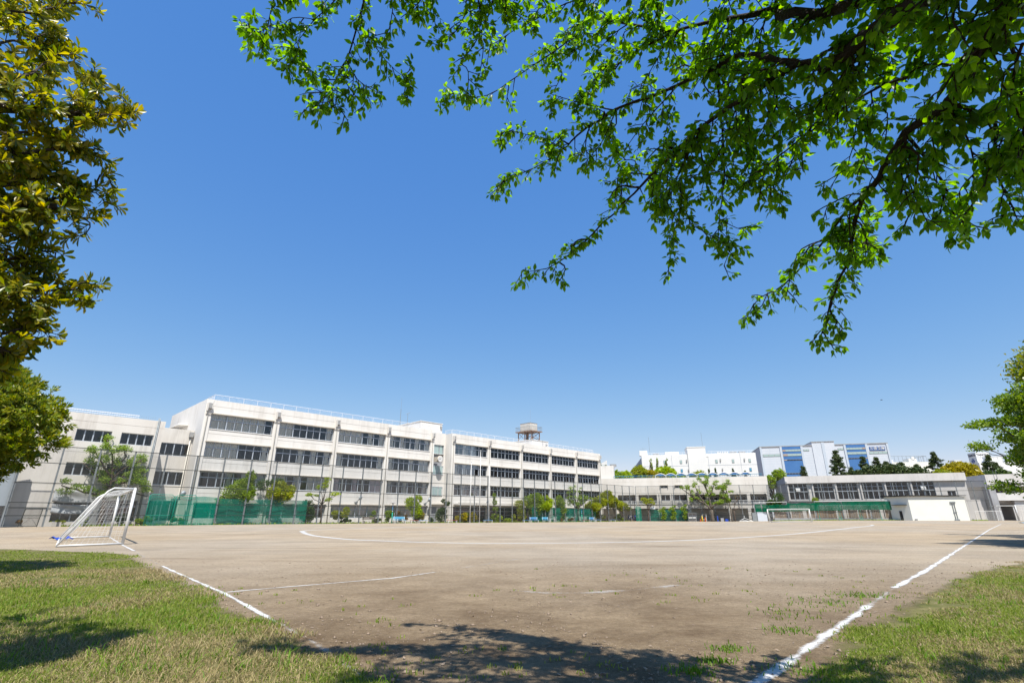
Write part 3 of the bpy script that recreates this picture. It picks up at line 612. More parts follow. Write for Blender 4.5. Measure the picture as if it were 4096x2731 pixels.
for z in (4.28,7.8,11.2): m.box(L0,L1,Y+.04,Y+.5,z,z+.03)
m.build('front_wall','wall2',lb)
MB().box(L1-.3,L1,Y+.5,14,-.5,12.1).build('end_wall','wall2',lb); MB().box(L0,L0+.3,Y+.5,14,-.5,12.1).build('end_wall','wall2',lb); MB().box(L0+.3,L1-.3,13.7,14,-.5,12.1).build('back_wall','wall2',lb)
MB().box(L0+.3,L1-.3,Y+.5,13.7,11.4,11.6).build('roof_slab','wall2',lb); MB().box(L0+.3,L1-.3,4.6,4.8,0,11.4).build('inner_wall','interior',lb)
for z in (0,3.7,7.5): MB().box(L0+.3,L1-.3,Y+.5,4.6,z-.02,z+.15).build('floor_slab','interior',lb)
for i,(a,b,z0,z1) in enumerate(wins): window(lb,a,b,z0,z1,Y+.3,4 if z0>1 else 2,1 if z0>1 else 2,.0 if z0>1 else .3,'....')
for x in (-5.15,-5.28): MB().tube([(x,Y-.1,12.4),(x,Y-.1,-.2)],.05,6).build('downpipe','steel',lb,True)
MB().box(L0,-7.2,Y+.6,Y+.66,12.5,12.6).box(L0,-7.2,Y+.6,Y+.64,12.3,12.36).build('roof_rail','rail_white',lb)
m=MB()
for i in range(120): x=-33+i*.23; m.tube([(x,Y+.3,12.1),(x,Y+.3,12.55)],.008,3,False)
m.build('bird_spikes','steel',lb)
def sagcloth(x0,x1,z0,z1,y,nm,lab,fr,m='tarp'):
    o=MB().grid(lambda u,v:(x0+(x1-x0)*u,y-.06*math.sin(u*9+v*4)-.05*math.sin(v*7+u*3),z0+(z1-z0)*v-.12*math.sin(math.pi*u)*(1-.5*v)),24,8).build(nm,m,None,True)
    o.location=(*fr.o,0); o.rotation_euler=(0,0,fr.rz); sl=o.modifiers.new('thick','SOLIDIFY'); sl.thickness=.01
    return tag(o,lab,'tarpaulin')
sagcloth(-13.1,-9.2,2.5,3.75,Y-.12,'tarpaulin','grey tarpaulin sagging over the left block, upper of two',FM)
sagcloth(-13.0,-9.4,1.35,2.25,Y-.12,'tarpaulin','grey tarpaulin sagging over the left block, lower of two',FM)
# ---------------------------------------------------------------- middle block with the pool on its roof
K=1.045; zc=lambda z:1.2+(z-1.2)*K
cb=thing('pool_building','long low cream building with blue arched sunshades on its roof','building',(*FC.o,0),FC.rz,'school blocks round the court')
Y=1.05; S0,S1=-9.5*K,30.55*K; TOP=zc(9.78)
zA,zB=zc(5.78),zc(4.38); zD,zE=zc(3.56),zc(2.6)
up=[(-8.4,-5.0),(-4.25,0.0),(.75,5.1),(6.04,8.22),(8.84,12.1),(12.9,16.6),(17.4,21.3),(21.86,25.6),(26.3,29.9)]
up=[(a*K,b*K) for a,b in up]
m=MB().box(S0,S1,Y,Y+.4,zA,zc(7.35)).box(S0,S1,Y,Y+.4,zE,zD).box(S0,S1,Y+.05,Y+.4,zc(8.86),zc(8.88)).box(S0,S1,Y,Y+.4,zc(8.88),TOP)
vw=[(6.2*K,7.85*K),(9.6*K,11.3*K)]
e=[S0]+[q for s in vw for q in s]+[S1]
for a,b in zip(e[::2],e[1::2]): m.box(a,b,Y,Y+.4,zc(7.35),zc(7.95))
m.box(S0,S1,Y,Y+.4,zc(7.95),zc(8.86))
e=[S0]+[q for s in up for q in s]+[S1]
for a,b in zip(e[::2],e[1::2]): m.box(a,b,Y,Y+.4,zD,zA)
m.build('front_wall','wall2',cb)
for a,b in vw:
    MB().box(a-.15,b+.15,Y-.35,Y-.005,zc(7.97),zc(8.05)).box(a-.15,a-.06,Y-.35,Y-.005,zc(7.5),zc(7.97)).box(b+.06,b+.15,Y-.35,Y-.005,zc(7.5),zc(7.97)).build('hood','hood',cb)
    window(cb,a,b,zc(7.35),zc(7.95),Y+.2,2,1,0,'..',glass='glass_dark')
low=[(-9.2,-4.9),(-4.2,.05),(.7,5.2),(6.0,12.1),(12.8,16.9),(17.4,21.2),(21.8,25.4),(26.1,29.8)]; low=[(a*K,b*K) for a,b in low]
e=[S0]+[q for s in low for q in s]+[S1]; m=MB()
for a,b in zip(e[::2],e[1::2]): m.box(a,b,Y,Y+.6,-.9,zE)
m.build('pier_wall','wall2',cb)
MB().box(S0,S1,Y+3,Y+3.2,-.9,zE+.2).build('ground_back_wall','wall2',cb)
MB().box(S0,S1,Y+.6,Y+3,zE,zE+.2).build('floor_slab','interior',cb)
MB().box(S0,S1,Y+2.2,Y+2.4,zE+.2,zA+.1).build('corridor_wall','wall2',cb)
for i,(a,b) in enumerate(up):
    if i in (3,4): window(cb,a,b,zB,zA,Y+.25,2,1,0,'..',glass='glass_dark'); MB().box(a,b,Y+.02,Y+.4,zD,zB).build('sill_wall','wall2',cb); continue
    window(cb,a+.1,b-.1,zB-.1,zB+.85,Y+2.1,4,1,0,'....',glass='glass_dark')
    f=MB().box(a,b,Y-.12,Y-.04,zD,zD+.1).box(a,b,Y-.12,Y-.04,zB-.06,zB+.04)
    k=4; w=(b-a)/k
    for j in range(k+1): f.box(max(a,a+j*w-.09),min(b,a+j*w+.09),Y-.115,Y-.045,zD+.1,zB-.06)
    f=f.build('balcony_front','white_metal',cb)
    for j in range(k): piece('balcony_panel','grey_concrete',f,a+j*w+.09,a+j*w+w-.09,Y-.06,Y-.02,zD+.1,zB-.06)
MB().tube([(S0,Y-.1,zD-.03),(S1,Y-.1,zD-.03)],.05,5).build('pipe_run','steel_dark',cb)
MB().box(S0,S1,Y+.4,Y+26,TOP-.9,TOP-.6).build('roof_slab','wall2',cb); MB().box(S1-.3,S1,Y+.6,Y+26,-.9,TOP-.02).build('end_wall','concrete',cb); MB().box(S0,S0+.3,Y+.6,Y+26,-.9,TOP-.02).build('end_wall','concrete',cb); MB().box(S0+.3,S1-.3,Y+25.7,Y+26,-.9,TOP-.02).build('back_wall','concrete',cb)
MB().box(-9.3*K,-5.0*K,Y+1.5,Y+6,TOP-.6,zc(13.1)).build('stair_house','wall',cb)
MB().tube([(-5.2*K,Y+5,zc(13.1)),(-5.2*K,Y+5,zc(13.7))],.9,14).build('roof_tank','rainhead',cb)
railing(cb,[(-5*K,Y+.6,TOP),(29.8*K,Y+.6,TOP)],.62,.5,2.4,'teal','blue_railing',.03)
for i in range(9):
    x0=5.2*K+i*2.58; x1=x0+2.58; zt=TOP+.62
    sh=thing('pool_sunshade','blue arched sunshade on the pool roof, %s'%['leftmost of nine','second from the left','third from the left','fourth from the left','fifth, in the middle of nine','fourth from the right','third from the right','second from the right','rightmost of nine'][i],'sunshade',(*FC.p(x0,-Y-1.1),TOP-.02),FC.rz,'arched sunshades over the roof pool')
    arc=lambda u,y,o=0:(2.58*u,y,.66+.48*math.sin(math.pi*u)+o)
    MB().grid(lambda u,v:arc(u,.05+2.6*v,-.03),12,3).build('fabric','canopy_blue',sh,True)
    for y in (0,2.7): MB().tube([arc(k/12,y) for k in range(13)],.085,5).tube([(0,y,.62),(2.58,y,.62)],.06,5).build('arch_frame','white',sh)
    for y in (0,2.7): MB().tube([(.12,y,-.5),(.04,y,.64)],.085,5).build('post','white',sh)
    MB().grid(lambda u,v:(2.58*u,.03,.64+.45*math.sin(math.pi*u)*v),12,2).build('gable_fabric','canopy_blue',sh)
# ---------------------------------------------------------------- gym
gy=thing('gym_building','low gym with a wide pale roof band and tall dark windows at the right','building',(*FG.o,0),FG.rz,'school blocks round the court')
F0,F1=4.45,40.3
MB().box(F0,F1,3.0,3.5,8.4,10.05).build('fascia','concrete',gy); MB().box(F0,F0+.4,3.5,33,8.4,10.0).build('fascia_side','grey_concrete',gy); MB().box(F1-.4,F1,3.5,33,8.4,10.0).build('fascia_side','concrete',gy)  # left fascia side darker than the right: its shade is put into the colour
MB().box(F0+.4,F1-.4,3.5,33,8.45,9.6).build('roof_slab','concrete',gy)
Y=3.65; op=[(5.05,9.3),(10.4,14.6),(15.3,19.55),(20.35,24.63),(25.2,29.45),(30.2,34.4)]
m=MB().box(F0+.1,F1-.05,Y,Y+.5,-.5,4.6)
e=[F0+.1]+[q for s in op for q in s]+[36.5]
for a,b in zip(e[::2],e[1::2]): m.box(a,b,Y,Y+.5,4.6,8.4)
m.box(36.5,38,Y,Y+.5,4.6,5.2).box(36.5,38,Y,Y+.5,6.2,8.4).box(38,F1-.05,Y,Y+.5,4.6,8.4)
m.build('front_wall','concrete',gy)
for a,b in op: MB().box(a-.3,a,Y-.35,Y-.005,4.2,8.38).build('column','concrete',gy)
MB().box(F0+.1,F0+.5,Y+.5,32,-.5,8.4).build('end_wall','grey_concrete',gy); MB().box(F1-.5,F1-.05,Y+.5,32,-.5,8.4).build('end_wall','concrete',gy); MB().box(F0+.5,F1-.5,31.6,32,-.5,8.4).build('back_wall','concrete',gy)  # left end wall gets a darker grey standing in for its shaded side
MB().box(F0+.5,F1-.5,12,12.2,0,8.4).build('inner_wall','interior',gy)
for i,(a,b) in enumerate(op):
    wd=window(gy,a,b,6.48,8.4,Y+.25,4,1,.5,'....',glass='glass_dark',fm='frame'); wd=window(gy,a,b,4.6,6.46,Y+.25,4,1,0,'g..g' if i%2 else '..gg',glass='glass_dark',cm='curtain_pink',fm='frame')
    MB().box(a-.05,b+.05,Y-.06,Y+.1,4.5,4.6).build('sill','wall2',gy)
window(gy,36.5,38,5.2,6.2,Y+.25,2,1,0,'gg',glass='glass_dark',cm='curtain_pink')
for x in (7.0,32.2):
    MB().box(x-.45,x+.45,Y-.5,Y+.3,6.5,7.0).prism([(x-.45,Y-.5),(x+.45,Y-.5),(x+.45,Y+.2),(x-.45,Y+.2)],7.0,[7.05,7.05,7.4,7.4]).build('vent_unit','white_metal',gy)
MB().tube([(5.3-.6,2.85,8.9),(5.3-.6,3,8.9)],.16,10).build('wall_lamp','white',gy)
MB().box(F0+.1,26,3.3,3.64,4.15,4.45).build('pipe_run','grey_concrete',gy)
# white shed
sh=thing('storage_shed','plain bright white shed with dark flat roof in front of the gym','shed',(*FG.o,0),FG.rz)
fp=[(26.5,-5),(36.25,-5),(36.25,-1.1),(23.2,-1.1)]
MB().prism(fp,-.3,[4.98,4.72,4.75,5.0]).build('wall','cream',sh)
MB().prism([(26.3,-5.35),(36.6,-5.35),(36.6,-.9),(22.5,-.9)],4.9,[5.13,4.98,4.98,5.13]).build('roof','black',sh)
MB().box(33.6,34.5,-5.2,-5.01,3.45,3.75).tube([(33.9,-5.1,3.5),(33.9,-5.1,.3)],.06,6).tube([(34.25,-5.1,3.5),(34.25,-5.1,.3)],.06,6).box(33.7,34.5,-5.2,-5.01,0,.3).box(33.75,34.4,-5.13,-5.02,1.6,1.68).build('wall_duct','steel',sh)
MB().tube([(36.2,-5.2,4.7),(36.5,-5.1,4.4),(36.35,-5.06,4.1),(36.35,-5.06,-.1)],.06,6).build('downpipe','pipe',sh)
MB().box(26.9,27.3,-5.25,-5.01,0,.35).build('meter_box','rainhead',sh)
# porch at its left
MB().box(24.9,25.5,-3.6,-3.0,-.3,1.9).build('door','black',sh); MB().prism([(23.9,-3.9),(26.1,-4.9),(26.1,-3.6),(23.9,-2.4)],3.1,3.2).build('porch_roof','black',sh)
# ---------------------------------------------------------------- right hand building with balcony
rb=thing('classroom_wing','grey concrete wing with a balcony and open passage at the far right','building',(*FG.o,0),FG.rz,'school blocks round the court')
MB().prism([(44.8,6),(62,6),(62,16),(41.6,16),(41.45,14)],7.1,[9.65,9.75,9.75,9.4,9.38]).build('roof_band','concrete',rb)
MB().prism([(44.85,8.2),(62,8.2),(62,15.8),(41.9,15.8),(41.6,13.9)],3.4,7.1).build('upper_wall','concrete',rb)
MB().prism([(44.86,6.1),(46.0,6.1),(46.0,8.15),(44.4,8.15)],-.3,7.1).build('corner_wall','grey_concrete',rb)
MB().box(46.0,58,6.05,6.25,4.1,5.7).box(46.0,58,6.25,8.2,4.1,4.3).build('balcony','concrete',rb)
MB().box(48.8,62,6.5,15,-.3,4.0).build('ground_wall','concrete',rb); MB().prism([(44.5,8.3),(45.6,8.3),(45.6,15),(41.8,15)],-.3,3.4).build('ground_wall','concrete',rb)
window(rb,46.4,49.6,5.75,6.7,8.1,3,1,0,'...',glass='glass_dark'); window(rb,50.2,56,5.75,6.7,8.1,4,1,0,'....',glass='glass_dark')
MB().box(43.5,50.6,1.5,4.5,2.9,3.02).build('walkway_roof','white_metal',rb)
for x,y in ((46.4,1.7),(48.6,1.7),(50.4,1.7),(44,1.7)): MB().tube([(x,y,-.2),(x,y,2.9)],.09,6).build('walkway_post','white_metal',rb)
MB().tube([(46.4,5.9,7.6),(46.4,5.9,10.6)],.03,4).tube([(46.9,5.9,7.6),(46.9,5.9,10.6)],.03,4).build('ladder','steel',rb)
for x in (42.2,43.1):
    MB().prism([(x,5.6),(x+.8,5.6),(x+.8,9.0),(x,9.0)],4.0,5.0).build('wall_unit','grey_concrete',rb) if 0 else None
MB().box(40.9,44.3,8.0,13.8,-.3,4.4).build('annex','concrete',rb)
# white gate fence beside the shed
gf=thing('gate_fence','low white metal mesh gate between the shed and the concrete wing','gate',(*FG.o,0),FG.rz)
for a,b in ((38.8,40.45),(40.47,42.28),(42.3,43.15)):
    m=MB().tube([(a,-1,.02),(a,-1,1.9)],.05,6).tube([(b,-1,.02),(b,-1,1.9)],.05,6).tube([(a,-1,1.9),(b,-1,1.9)],.04,5)
    for i in range(14): z=.15+i*.13; m.tube([(a,-1,z),(b,-1,z)],.012,3,False)
    m.build('panel','white_metal',gf)
# ---------------------------------------------------------------- far buildings
fa=thing('factory','plain white factory block with small square windows behind the pool building','building',(47.9,190,0),R(90-102.9))
MB().box(0,39.2,0,20,-1,21.9).build('wall','factory',fa); MB().prism([(-3.2,9),(-.002,.4),(-.002,19.6),(-3.2,19)],-1,[17.9,21.2,21.2,17.9]).build('side_wall','ware_side',fa)
MB().box(16.3,22.6,-.35,8,-1,24.2).box(16.2,22.7,-.45,8.1,24.2,24.5).build('lift_tower','factory',fa); MB().box(22.6,23.4,-.1,0,20.9,22).build('flashing','factory',fa)
MB().box(-.6,2.3,1.5,4,21.9,23.75).build('roof_house','factory',fa); MB().box(8.7,13.6,3,8,21.9,23.2).build('plant_room','factory',fa)
for x in (10.6,23.2,34):
    MB().box(x-.04,x+.04,-.05,0,-1,21.85).build('panel_joint','ware_side',fa)
MB().box(0,16.2,-.03,0,17.82,17.9).box(22.7,39.2,-.03,0,17.82,17.9).build('panel_joint','ware_side',fa)
for (x,z,mm) in [(7.76,18.73,'win_pale'),(13.45,18.73,'win_pale'),(25.58,18.65,'win_pale'),(31.15,18.65,'win_pale'),(36.65,18.68,'win_pale'),(36.5,15.6,'win_blue'),(13.4,15.6,'win_blue')]:
    f=MB().box(x-.08,x+.72,-.1,-.01,z-.08,z+1.13).build('window','rainhead',fa); piece('pane',mm,f,x,x+.64,-.13,-.1,z,z+1.05)
for (x,z) in [(5.6,19.2),(15.6,19.2),(27.1,19.2),(35.1,19.2),(15.9,15.9),(27.4,15.9)]: MB().box(x,x+.35,-.35,-.01,z,z+.8).box(x,x+.35,-.37,-.34,z+.02,z+.5).build('vent_hood','rainhead',fa)
for i,x in enumerate([27,27.8,28.6,29.4,30.2]): MB().tube([(x,2,21.9),(x,2,22.6)],.36,8).build('roof_fan','white_metal',fa)
for x in (4.3,31.2,34.2): MB().box(x,x+2.2,2,3.4,21.9,22.6).build('roof_unit','rainhead',fa)
for x,h in ((3.2,29),(22.2,30)): MB().tube([(x,3,21.9),(x,3,h)],.04,4).build('roof_aerial','steel',fa)
MB().tube([(.8,2,23.7),(.8,2,24.9)],.03,4).tube([(-.4,2,24.4),(2,2,24.6)],.03,4).build('tv_aerial','steel',fa)
railing(fa,[(2.6,.4,21.9),(16,.4,21.9)],.7,1.2,1.2,'rail_white','roof_railing',.03); railing(fa,[(23.5,.4,21.9),(38.8,.4,21.9)],.8,1.2,1.2,'rail_white','roof_railing',.03)
wh=thing('warehouse','tall pale warehouse with two blue window bays and a blue name sign','building',(121.19,235,0),R(90-106))
MB().box(-6.7,44.7,0,30,-1,30.6).build('wall','ware',wh); MB().box(15.1,24.1,-.3,12,-1,32.1).build('tower','ware',wh)
MB().box(-6.8,-6.705,0,30,-1,30.5).build('side_wall','ware_side',wh)  # left face's shade painted in as a darker skin over the wall
MB().box(-6.8,15.1,-.25,30,30.6,30.95).box(24.1,44.8,-.25,30,30.6,30.95).box(15.0,24.2,-.5,12.1,32.1,32.4).build('roof_edge','rainhead',wh)
for (a,b) in [(-6.7,-5.9),(1.7,2.6),(10.3,11.2),(27.6,28.4),(35.95,36.85),(44.0,44.7)]: MB().box(a,b,-.32,0,-1,30.55).build('pilaster','ware_trim',wh)
MB().box(18.9,20.0,-.5,-.3,-1,31.9).build('pilaster','ware_trim',wh)
for (a,b) in [(2.62,10.28),(28.42,35.93)]:
    MB().box(a,b,-.2,0,-1,30.5).build('blue_bay','ware_blue',wh)
    for z0,z1,k in ((28.4,29.15,6),(26.35,27.25,4),(24.4,24.75,6),(18.4,18.8,6)):
        f=MB().box(a+.05,b-.05,-.27,-.2,z0-.08,z1+.08).build('window','rainhead',wh); w=(b-a-.2)/k
        for i in range(k):
            tanp=(i==0 and a<5) or (i==k-1 and a>5 and k==6)
            piece('pane','tan_panel' if tanp and z0>20 else ('win_dark' if z1-z0<.5 else 'win_pale'),f,a+.1+i*w+.04,a+.1+(i+1)*w-.04,-.31,-.27,z0,z1)
for (a,b,z0,z1,k) in [(-5.75,1.6,26.35,27.3,3),(36.9,43.95,26.35,27.15,4),(11.3,13.7,28.4,29.1,2),(25.1,27.4,28.4,29.1,2)]:
    f=MB().box(a,b,-.08,-.005,z0-.08,z1+.08).build('window','rainhead',wh); w=(b-a-.2)/k
    for i in range(k): piece('pane','win_pale',f,a+.1+i*w+.08,a+.1+(i+1)*w-.08,-.13,-.08,z0,z1)
m=MB()
for i in range(26): z=29.9-i*1.15; m.box(-5.88,1.68,-.012,0,z,z+.05).box(11.22,15.08,-.012,0,z,z+.05).box(24.12,27.58,-.012,0,z,z+.05).box(36.87,43.98,-.012,0,z,z+.05)
m.build('panel_joint','ware_trim',wh)
def text(body,size,m,parent,loc,rot,name='lettering',bold=0,sx=1):
    cu=bpy.data.curves.new(name,'FONT'); cu.body=body; cu.size=size; cu.extrude=.02; cu.offset=bold; cu.align_x='CENTER'; cu.align_y='CENTER'
    t=bpy.data.objects.new(name+'_tmp',cu); C.objects.link(t); bpy.context.view_layer.update()
    me=bpy.data.meshes.new_from_object(t.evaluated_get(bpy.context.evaluated_depsgraph_get())); bpy.data.objects.remove(t)
    me.materials.clear(); me.materials.append(MT[m]); o=bpy.data.objects.new(name,me); C.objects.link(o); o.parent=parent; o.location=loc; o.rotation_euler=rot; o.scale=(sx,1,1); return o
sg=MB().box(37.4,43.35,-.2,-.005,27.75,29.4).build('sign_board','sign_blue',wh)
text('三信倉庫',1.45,'white',wh,(40.38,-.24,28.6),(R(90),0,0),bold=.02)
tb=thing('sign_tower','white rooftop cube with dark letters and a blue diamond logo, behind dark pines','building',(235.1,260,0),R(90-92.2))
g2=(-.18,6.6)
MB().prism([(0,0),(6.65,0),(7.9,6.5),(1.3,6.45)],0,31.06).build('cube','factory',tb)
text('TANOYA',1.55,'ink',tb,(3.3,-.06,29.75),(R(90),0,0),bold=.02,sx=.95)
ang=math.atan2(6.45,1.3)
tx=text('TANOYA',1.6,'ink',tb,(.65-.08,3.3,29.7),(R(90),0,ang+math.pi),bold=.02,sx=.95)
def facept(u,z,o=.05): return (1.3*u/6.6-o*.98,6.45*u/6.6+o*.2,z)
for (du,dz) in ((0,.8),(0,-.8),(.8*1.0,0),(-.8*1.0,0)):
    c=(3.35+du*1.0,26.9+dz); r=.74
    m=MB(); m.v=[facept(c[0]-r,c[1],.08),facept(c[0],c[1]-r,.08),facept(c[0]+r,c[1],.08),facept(c[0],c[1]+r,.08)]; m.f=[(0,1,2,3)]; m.build('logo_tile','logo_blue',tb)
for (du,dz) in ((-.8,0),(0,-.8),(0,.8)):
    m=MB(); c=(3.6+du,26.9+dz-.6); r=.74; m.v=[(c[0]-r,-.08,c[1]),(c[0],-.08,c[1]-r),(c[0]+r,-.08,c[1]),(c[0],-.08,c[1]+r)]; m.f=[(0,1,2,3)]; m.build('logo_tile','logo_blue',tb)
MB().tube([(1.0,3,31),(1.0,3,37.8)],.08,4).build('mast','steel',tb); MB().tube([(5.6,2,31),(5.6,2,32.3)],.04,4).tube([(4,2,32),(7,2,32.2)],.03,4).build('tv_aerial','steel',tb)
MB().prism([(-4.2,9),(-1.3,8),(-.6,12),(-3.6,13)],0,28.0).build('side_house','factory',tb)
lo=thing('office_building','low beige building with a railed flat roof right of the warehouse','building',(177,240,0),R(-4))
MB().box(0,17,0,14,0,24.2).build('wall','cream',lo); MB().box(9,12.5,2,6,24.2,26).box(-1,2.5,3,6,24.2,25.5).build('roof_house','factory',lo); MB().tube([(11,1.8,26.2),(11,2.1,26.2)],.7,12).build('dish','white',lo)
railing(lo,[(0,.5,24.2),(16,.5,24.2),(16,10,24.2)],2.8,1.8,1.8,'steel','roof_railing',.04)
for i in range(6): MB().box(2+i*2.6,2.05+i*2.6,-.03,0,0,24).build('panel_joint','concrete',lo)
lo=thing('office_building','pale building with a railed roof half hidden by trees at the far right','building',(222,245,0),R(-8))
MB().box(0,30,0,14,0,24.5).build('wall','factory',lo); MB().box(6,12,2,6,24.5,27.5).build('roof_house','factory',lo); railing(lo,[(-2,.5,24.5),(28,.5,24.5)],2.6,1.8,1.8,'steel','roof_railing',.04)
lo=thing('saw_roof_hall','hall with a pale sawtooth roof peeking over the conifers','building',(28.5,182,0),R(-5))
MB().box(0,5,0,12,0,17.6).build('wall','win_pale',lo); MB().prism([(0,0),(2.4,0),(2.4,12),(0,12)],17.6,[18.0,19.3,19.3,18.0]).prism([(2.42,0),(5,0),(5,12),(2.42,12)],17.6,[18.0,19.3,19.3,18.0]).build('roof','white_metal',lo)
# ---------------------------------------------------------------- tall ball fences
def tall_fence(fr,s0,s1,n,posts,label,top=8.1,rails=(8.05,6.3,4.3,2.35,1.1),meshm='chain',ext=True):
    t=thing('ball_fence',label,'fence',(*fr.o,0),fr.rz,'tall ball fences round the court')
    for s in posts:
        z=fr.g(s,n)[2]-.1; MB().box(s-.075,s+.075,-n-.06,-n+.06,z,top).build('post','steel',t)
    for z in rails: MB().box(s0,s1,-n-.10,-n-.062,z-.035,z+.035).build('rail','steel_dark',t)
    e=[s0]+[p for p in posts if s0<p<s1]+[s1]
    for a,b in zip(e,e[1:]):
        if b-a<.1: continue
        MB().quad((a,-n-.115,fr.g(a,n)[2]-.05),(b,-n-.115,fr.g(b,n)[2]-.05),(b,-n-.115,top),(a,-n-.115,top)).build('wire_mesh',meshm,t)
    return t
tall_fence(FM,-16.5,99.7,4,[-16.45,-13.45,-10.3,-7.1,-3.96,-.75]+[2.4+i*3.28 for i in range(30)],'tall grey mesh fence along the long classroom blocks')
L2=math.hypot(62.07-31.67,127.44-135.14)
tall_fence(FC,0.1,L2,0,[.12+i*3.12 for i in range(11)],'tall grey mesh fence in front of the low pool building')
tall_fence(FG,.1,42.1,0,[.2]+[2.95+i*2.84 for i in range(14)]+[42.1],'tall grey mesh fence in front of the gym',rails=(8.05,6.1,4.0))
# side fence on the left with silver sheets above and dark screen below
x0,y0=FM.p(-16.6,4); sf=thing('side_fence','left side fence clad in silvery corrugated sheet above a dark screen','fence',(x0,y0,0),R(-90-38))
for i in range(9): piece('sheet','corrugated',sf,i*1.5+.02,i*1.5+1.48,-.03+.03*(i%2),.01+.03*(i%2),2.0,9.0)
for i in range(5): MB().box(i*3.2-.06,i*3.2+.06,.05,.17,-.1,9.0).build('post','steel',sf)
MB().quad((0,-.06,0),(14,-.06,0),(14,-.06,2.0),(0,-.06,2.0)).build('screen','chain_dark',sf); MB().box(0,14,-.1,-.07,1.95,2.03).box(0,14,-.1,-.07,.95,1.0).build('rail','steel_dark',sf)
# gate in the fence at the left
gt=thing('wire_gate','open wire mesh gate leaf in the left end of the tall fence','gate',(*FM.o,0),FM.rz)
MB().tube([(-15.3,-4.3,.02),(-15.1,-4.3,1.75)],.04,5).tube([(-13.9,-4.3,.02),(-13.8,-4.3,1.75)],.04,5).tube([(-15.1,-4.3,1.75),(-13.8,-4.3,1.75)],.04,5).tube([(-15.3,-4.3,.1),(-13.9,-4.3,.1)],.04,5).tube([(-15.2,-4.3,.9),(-13.85,-4.3,.9)],.03,5).tube([(-15.2,-4.3,.1),(-14.5,-4.3,.9),(-13.9,-4.3,.1)],.015,4).build('gate_frame','steel_dark',gt)
MB().quad((-15.3,-4.28,.1),(-13.9,-4.28,.1),(-13.8,-4.28,1.75),(-15.1,-4.28,1.75)).build('wire_mesh','chain_dark',gt)
MB().box(-16.4,-13.5,-4.2,-4.1,1.8,1.9).build('lintel','steel_dark',gt)
# ---------------------------------------------------------------- green nets
def green_net(fr,a,b,n,z0,z1,label,m='net_green',sag=.1,seed=1,folds=1.0,cat='net'):
    q=random.Random(seed); ph=[q.uniform(0,6) for _ in range(4)]; k=max(8,int((b-a)/.35))
    def fn(u,v):
        x=a+(b-a)*u; z=fr.g(x,n)[2]
        return (x,-n+folds*(.05*math.sin(u*k*.6+ph[0])+.03*math.sin(u*k*1.3+v*3+ph[1])), z+z0+(z1-z0)*v-sag*v*abs(math.sin(math.pi*(u*(b-a)/3.2)))*.8)
    o=MB().grid(fn,k*2,6).build('green_net',m,None,True); o.location=(*fr.o,0); o.rotation_euler=(0,0,fr.rz); return tag(o,label,cat,'green nets hung on the fences')
green_net(FM,-4.9,-2.5,4.3,0,3.35,'pale green net at the left end of the tall fence','net_pale',seed=1)
green_net(FM,-2.45,2.2,4.3,0,3.3,'green net beside the left pale one on the tall fence',seed=2)
green_net(FM,2.25,8.1,3.7,0,3.15,'green net behind the multi stemmed tree','net_green',seed=3)
green_net(FM,8.15,14.0,3.7,0,3.15,'green net behind the round topped tree','net_green',seed=4)
green_net(FM,61.0,71.2,3.6,0,2.95,'green net behind the bright yellow green tree','net_green',seed=5)
green_net(FM,71.3,83.0,3.6,0,2.9,'green net behind the gnarled pruned tree at the fence','net_green',seed=6)
green_net(FC,3.4,12.3,-.35,0,2.85,'dark green net under the white notice on the pool building','net_green',seed=7)
green_net(FC,-.2,1.2,.5,0,3.6,'narrow green net strip hanging at the fence corner','net_green',seed=8)
green_net(FG,-3.4,-1.9,1.9,2.0,3.8,'small green screen left of the goal cage','net_green2',seed=9)
green_net(FG,-1.85,3.5,2.0,2.1,3.75,'dark green screen behind the far goal, left length','net_green2',.25,seed=10)
green_net(FG,3.55,14.6,2.0,2.1,3.95,'dark green screen above the planks, middle length','net_green2',.22,seed=11)
green_net(FG,14.7,25.3,2.0,2.2,4.0,'dark green screen above the planks, right length','net_green2',.1,seed=12)
# frames of the small green goals leaning by the left net
for i,(a,b,lab) in enumerate([(-4.95,-2.5,'bright green tube frame at the left end of the nets'),(-2.3,-.1,'bright green tube frame second along the nets')]):
    t=thing('tube_frame',lab,'frame',(*FM.o,0),FM.rz,'green tube frames'); MB().tube([(a,-4.5,.02),(a+.05,-4.5,3.2),(a+.2,-4.5,3.4),(b-.2,-4.5,3.4),(b,-4.5,3.2),(b-.1,-4.5,.02)],.035,6).build('frame','green_post',t,True); MB().tube([(a+.02,-4.5,1.1),(b-.05,-4.5,1.1)],.02,5).build('crossbar','green_post',t)
# ---------------------------------------------------------------- plank fence
pf=thing('plank_fence','weathered grey brown plank fence on a concrete foot before the gym','fence',(*FG.o,0),FG.rz)
MB().box(.5,26.4,-1.75,-1.45,-.35,.42).build('concrete_foot','grey_concrete',pf)
q=random.Random(4); x=.55
gaps=[(3.0,4.1),(6.4,7.2),(13.2,13.6),(14.6,15.1),(21.7,22.5)]
while x<26.3:
    w=q.uniform(.13,.22)
    if not any(a<x<b for a,b in gaps) and q.random()>.03:
        o=piece('plank','plank%d'%q.choice([0,0,1,1,2,2,3]),pf,x,x+w-.012,-1.74+q.uniform(0,.03),-1.70+q.uniform(0,.03),.38+q.uniform(-.05,.05),2.18+q.uniform(-.05,.06)); o.rotation_euler=(0,q.uniform(-.012,.012),0)
    x+=w
MB().box(.5,26.4,-1.66,-1.60,1.75,1.83).box(.5,26.4,-1.66,-1.60,.7,.78).build('back_rail','plank1',pf)
for s in (-3.5,-2.0,3.5,9.25,14.6,20.0,25.35): MB().box(s-.1,s+.1,-1.85,-1.76,-.4,4.15).build('steel_post','steel',pf)
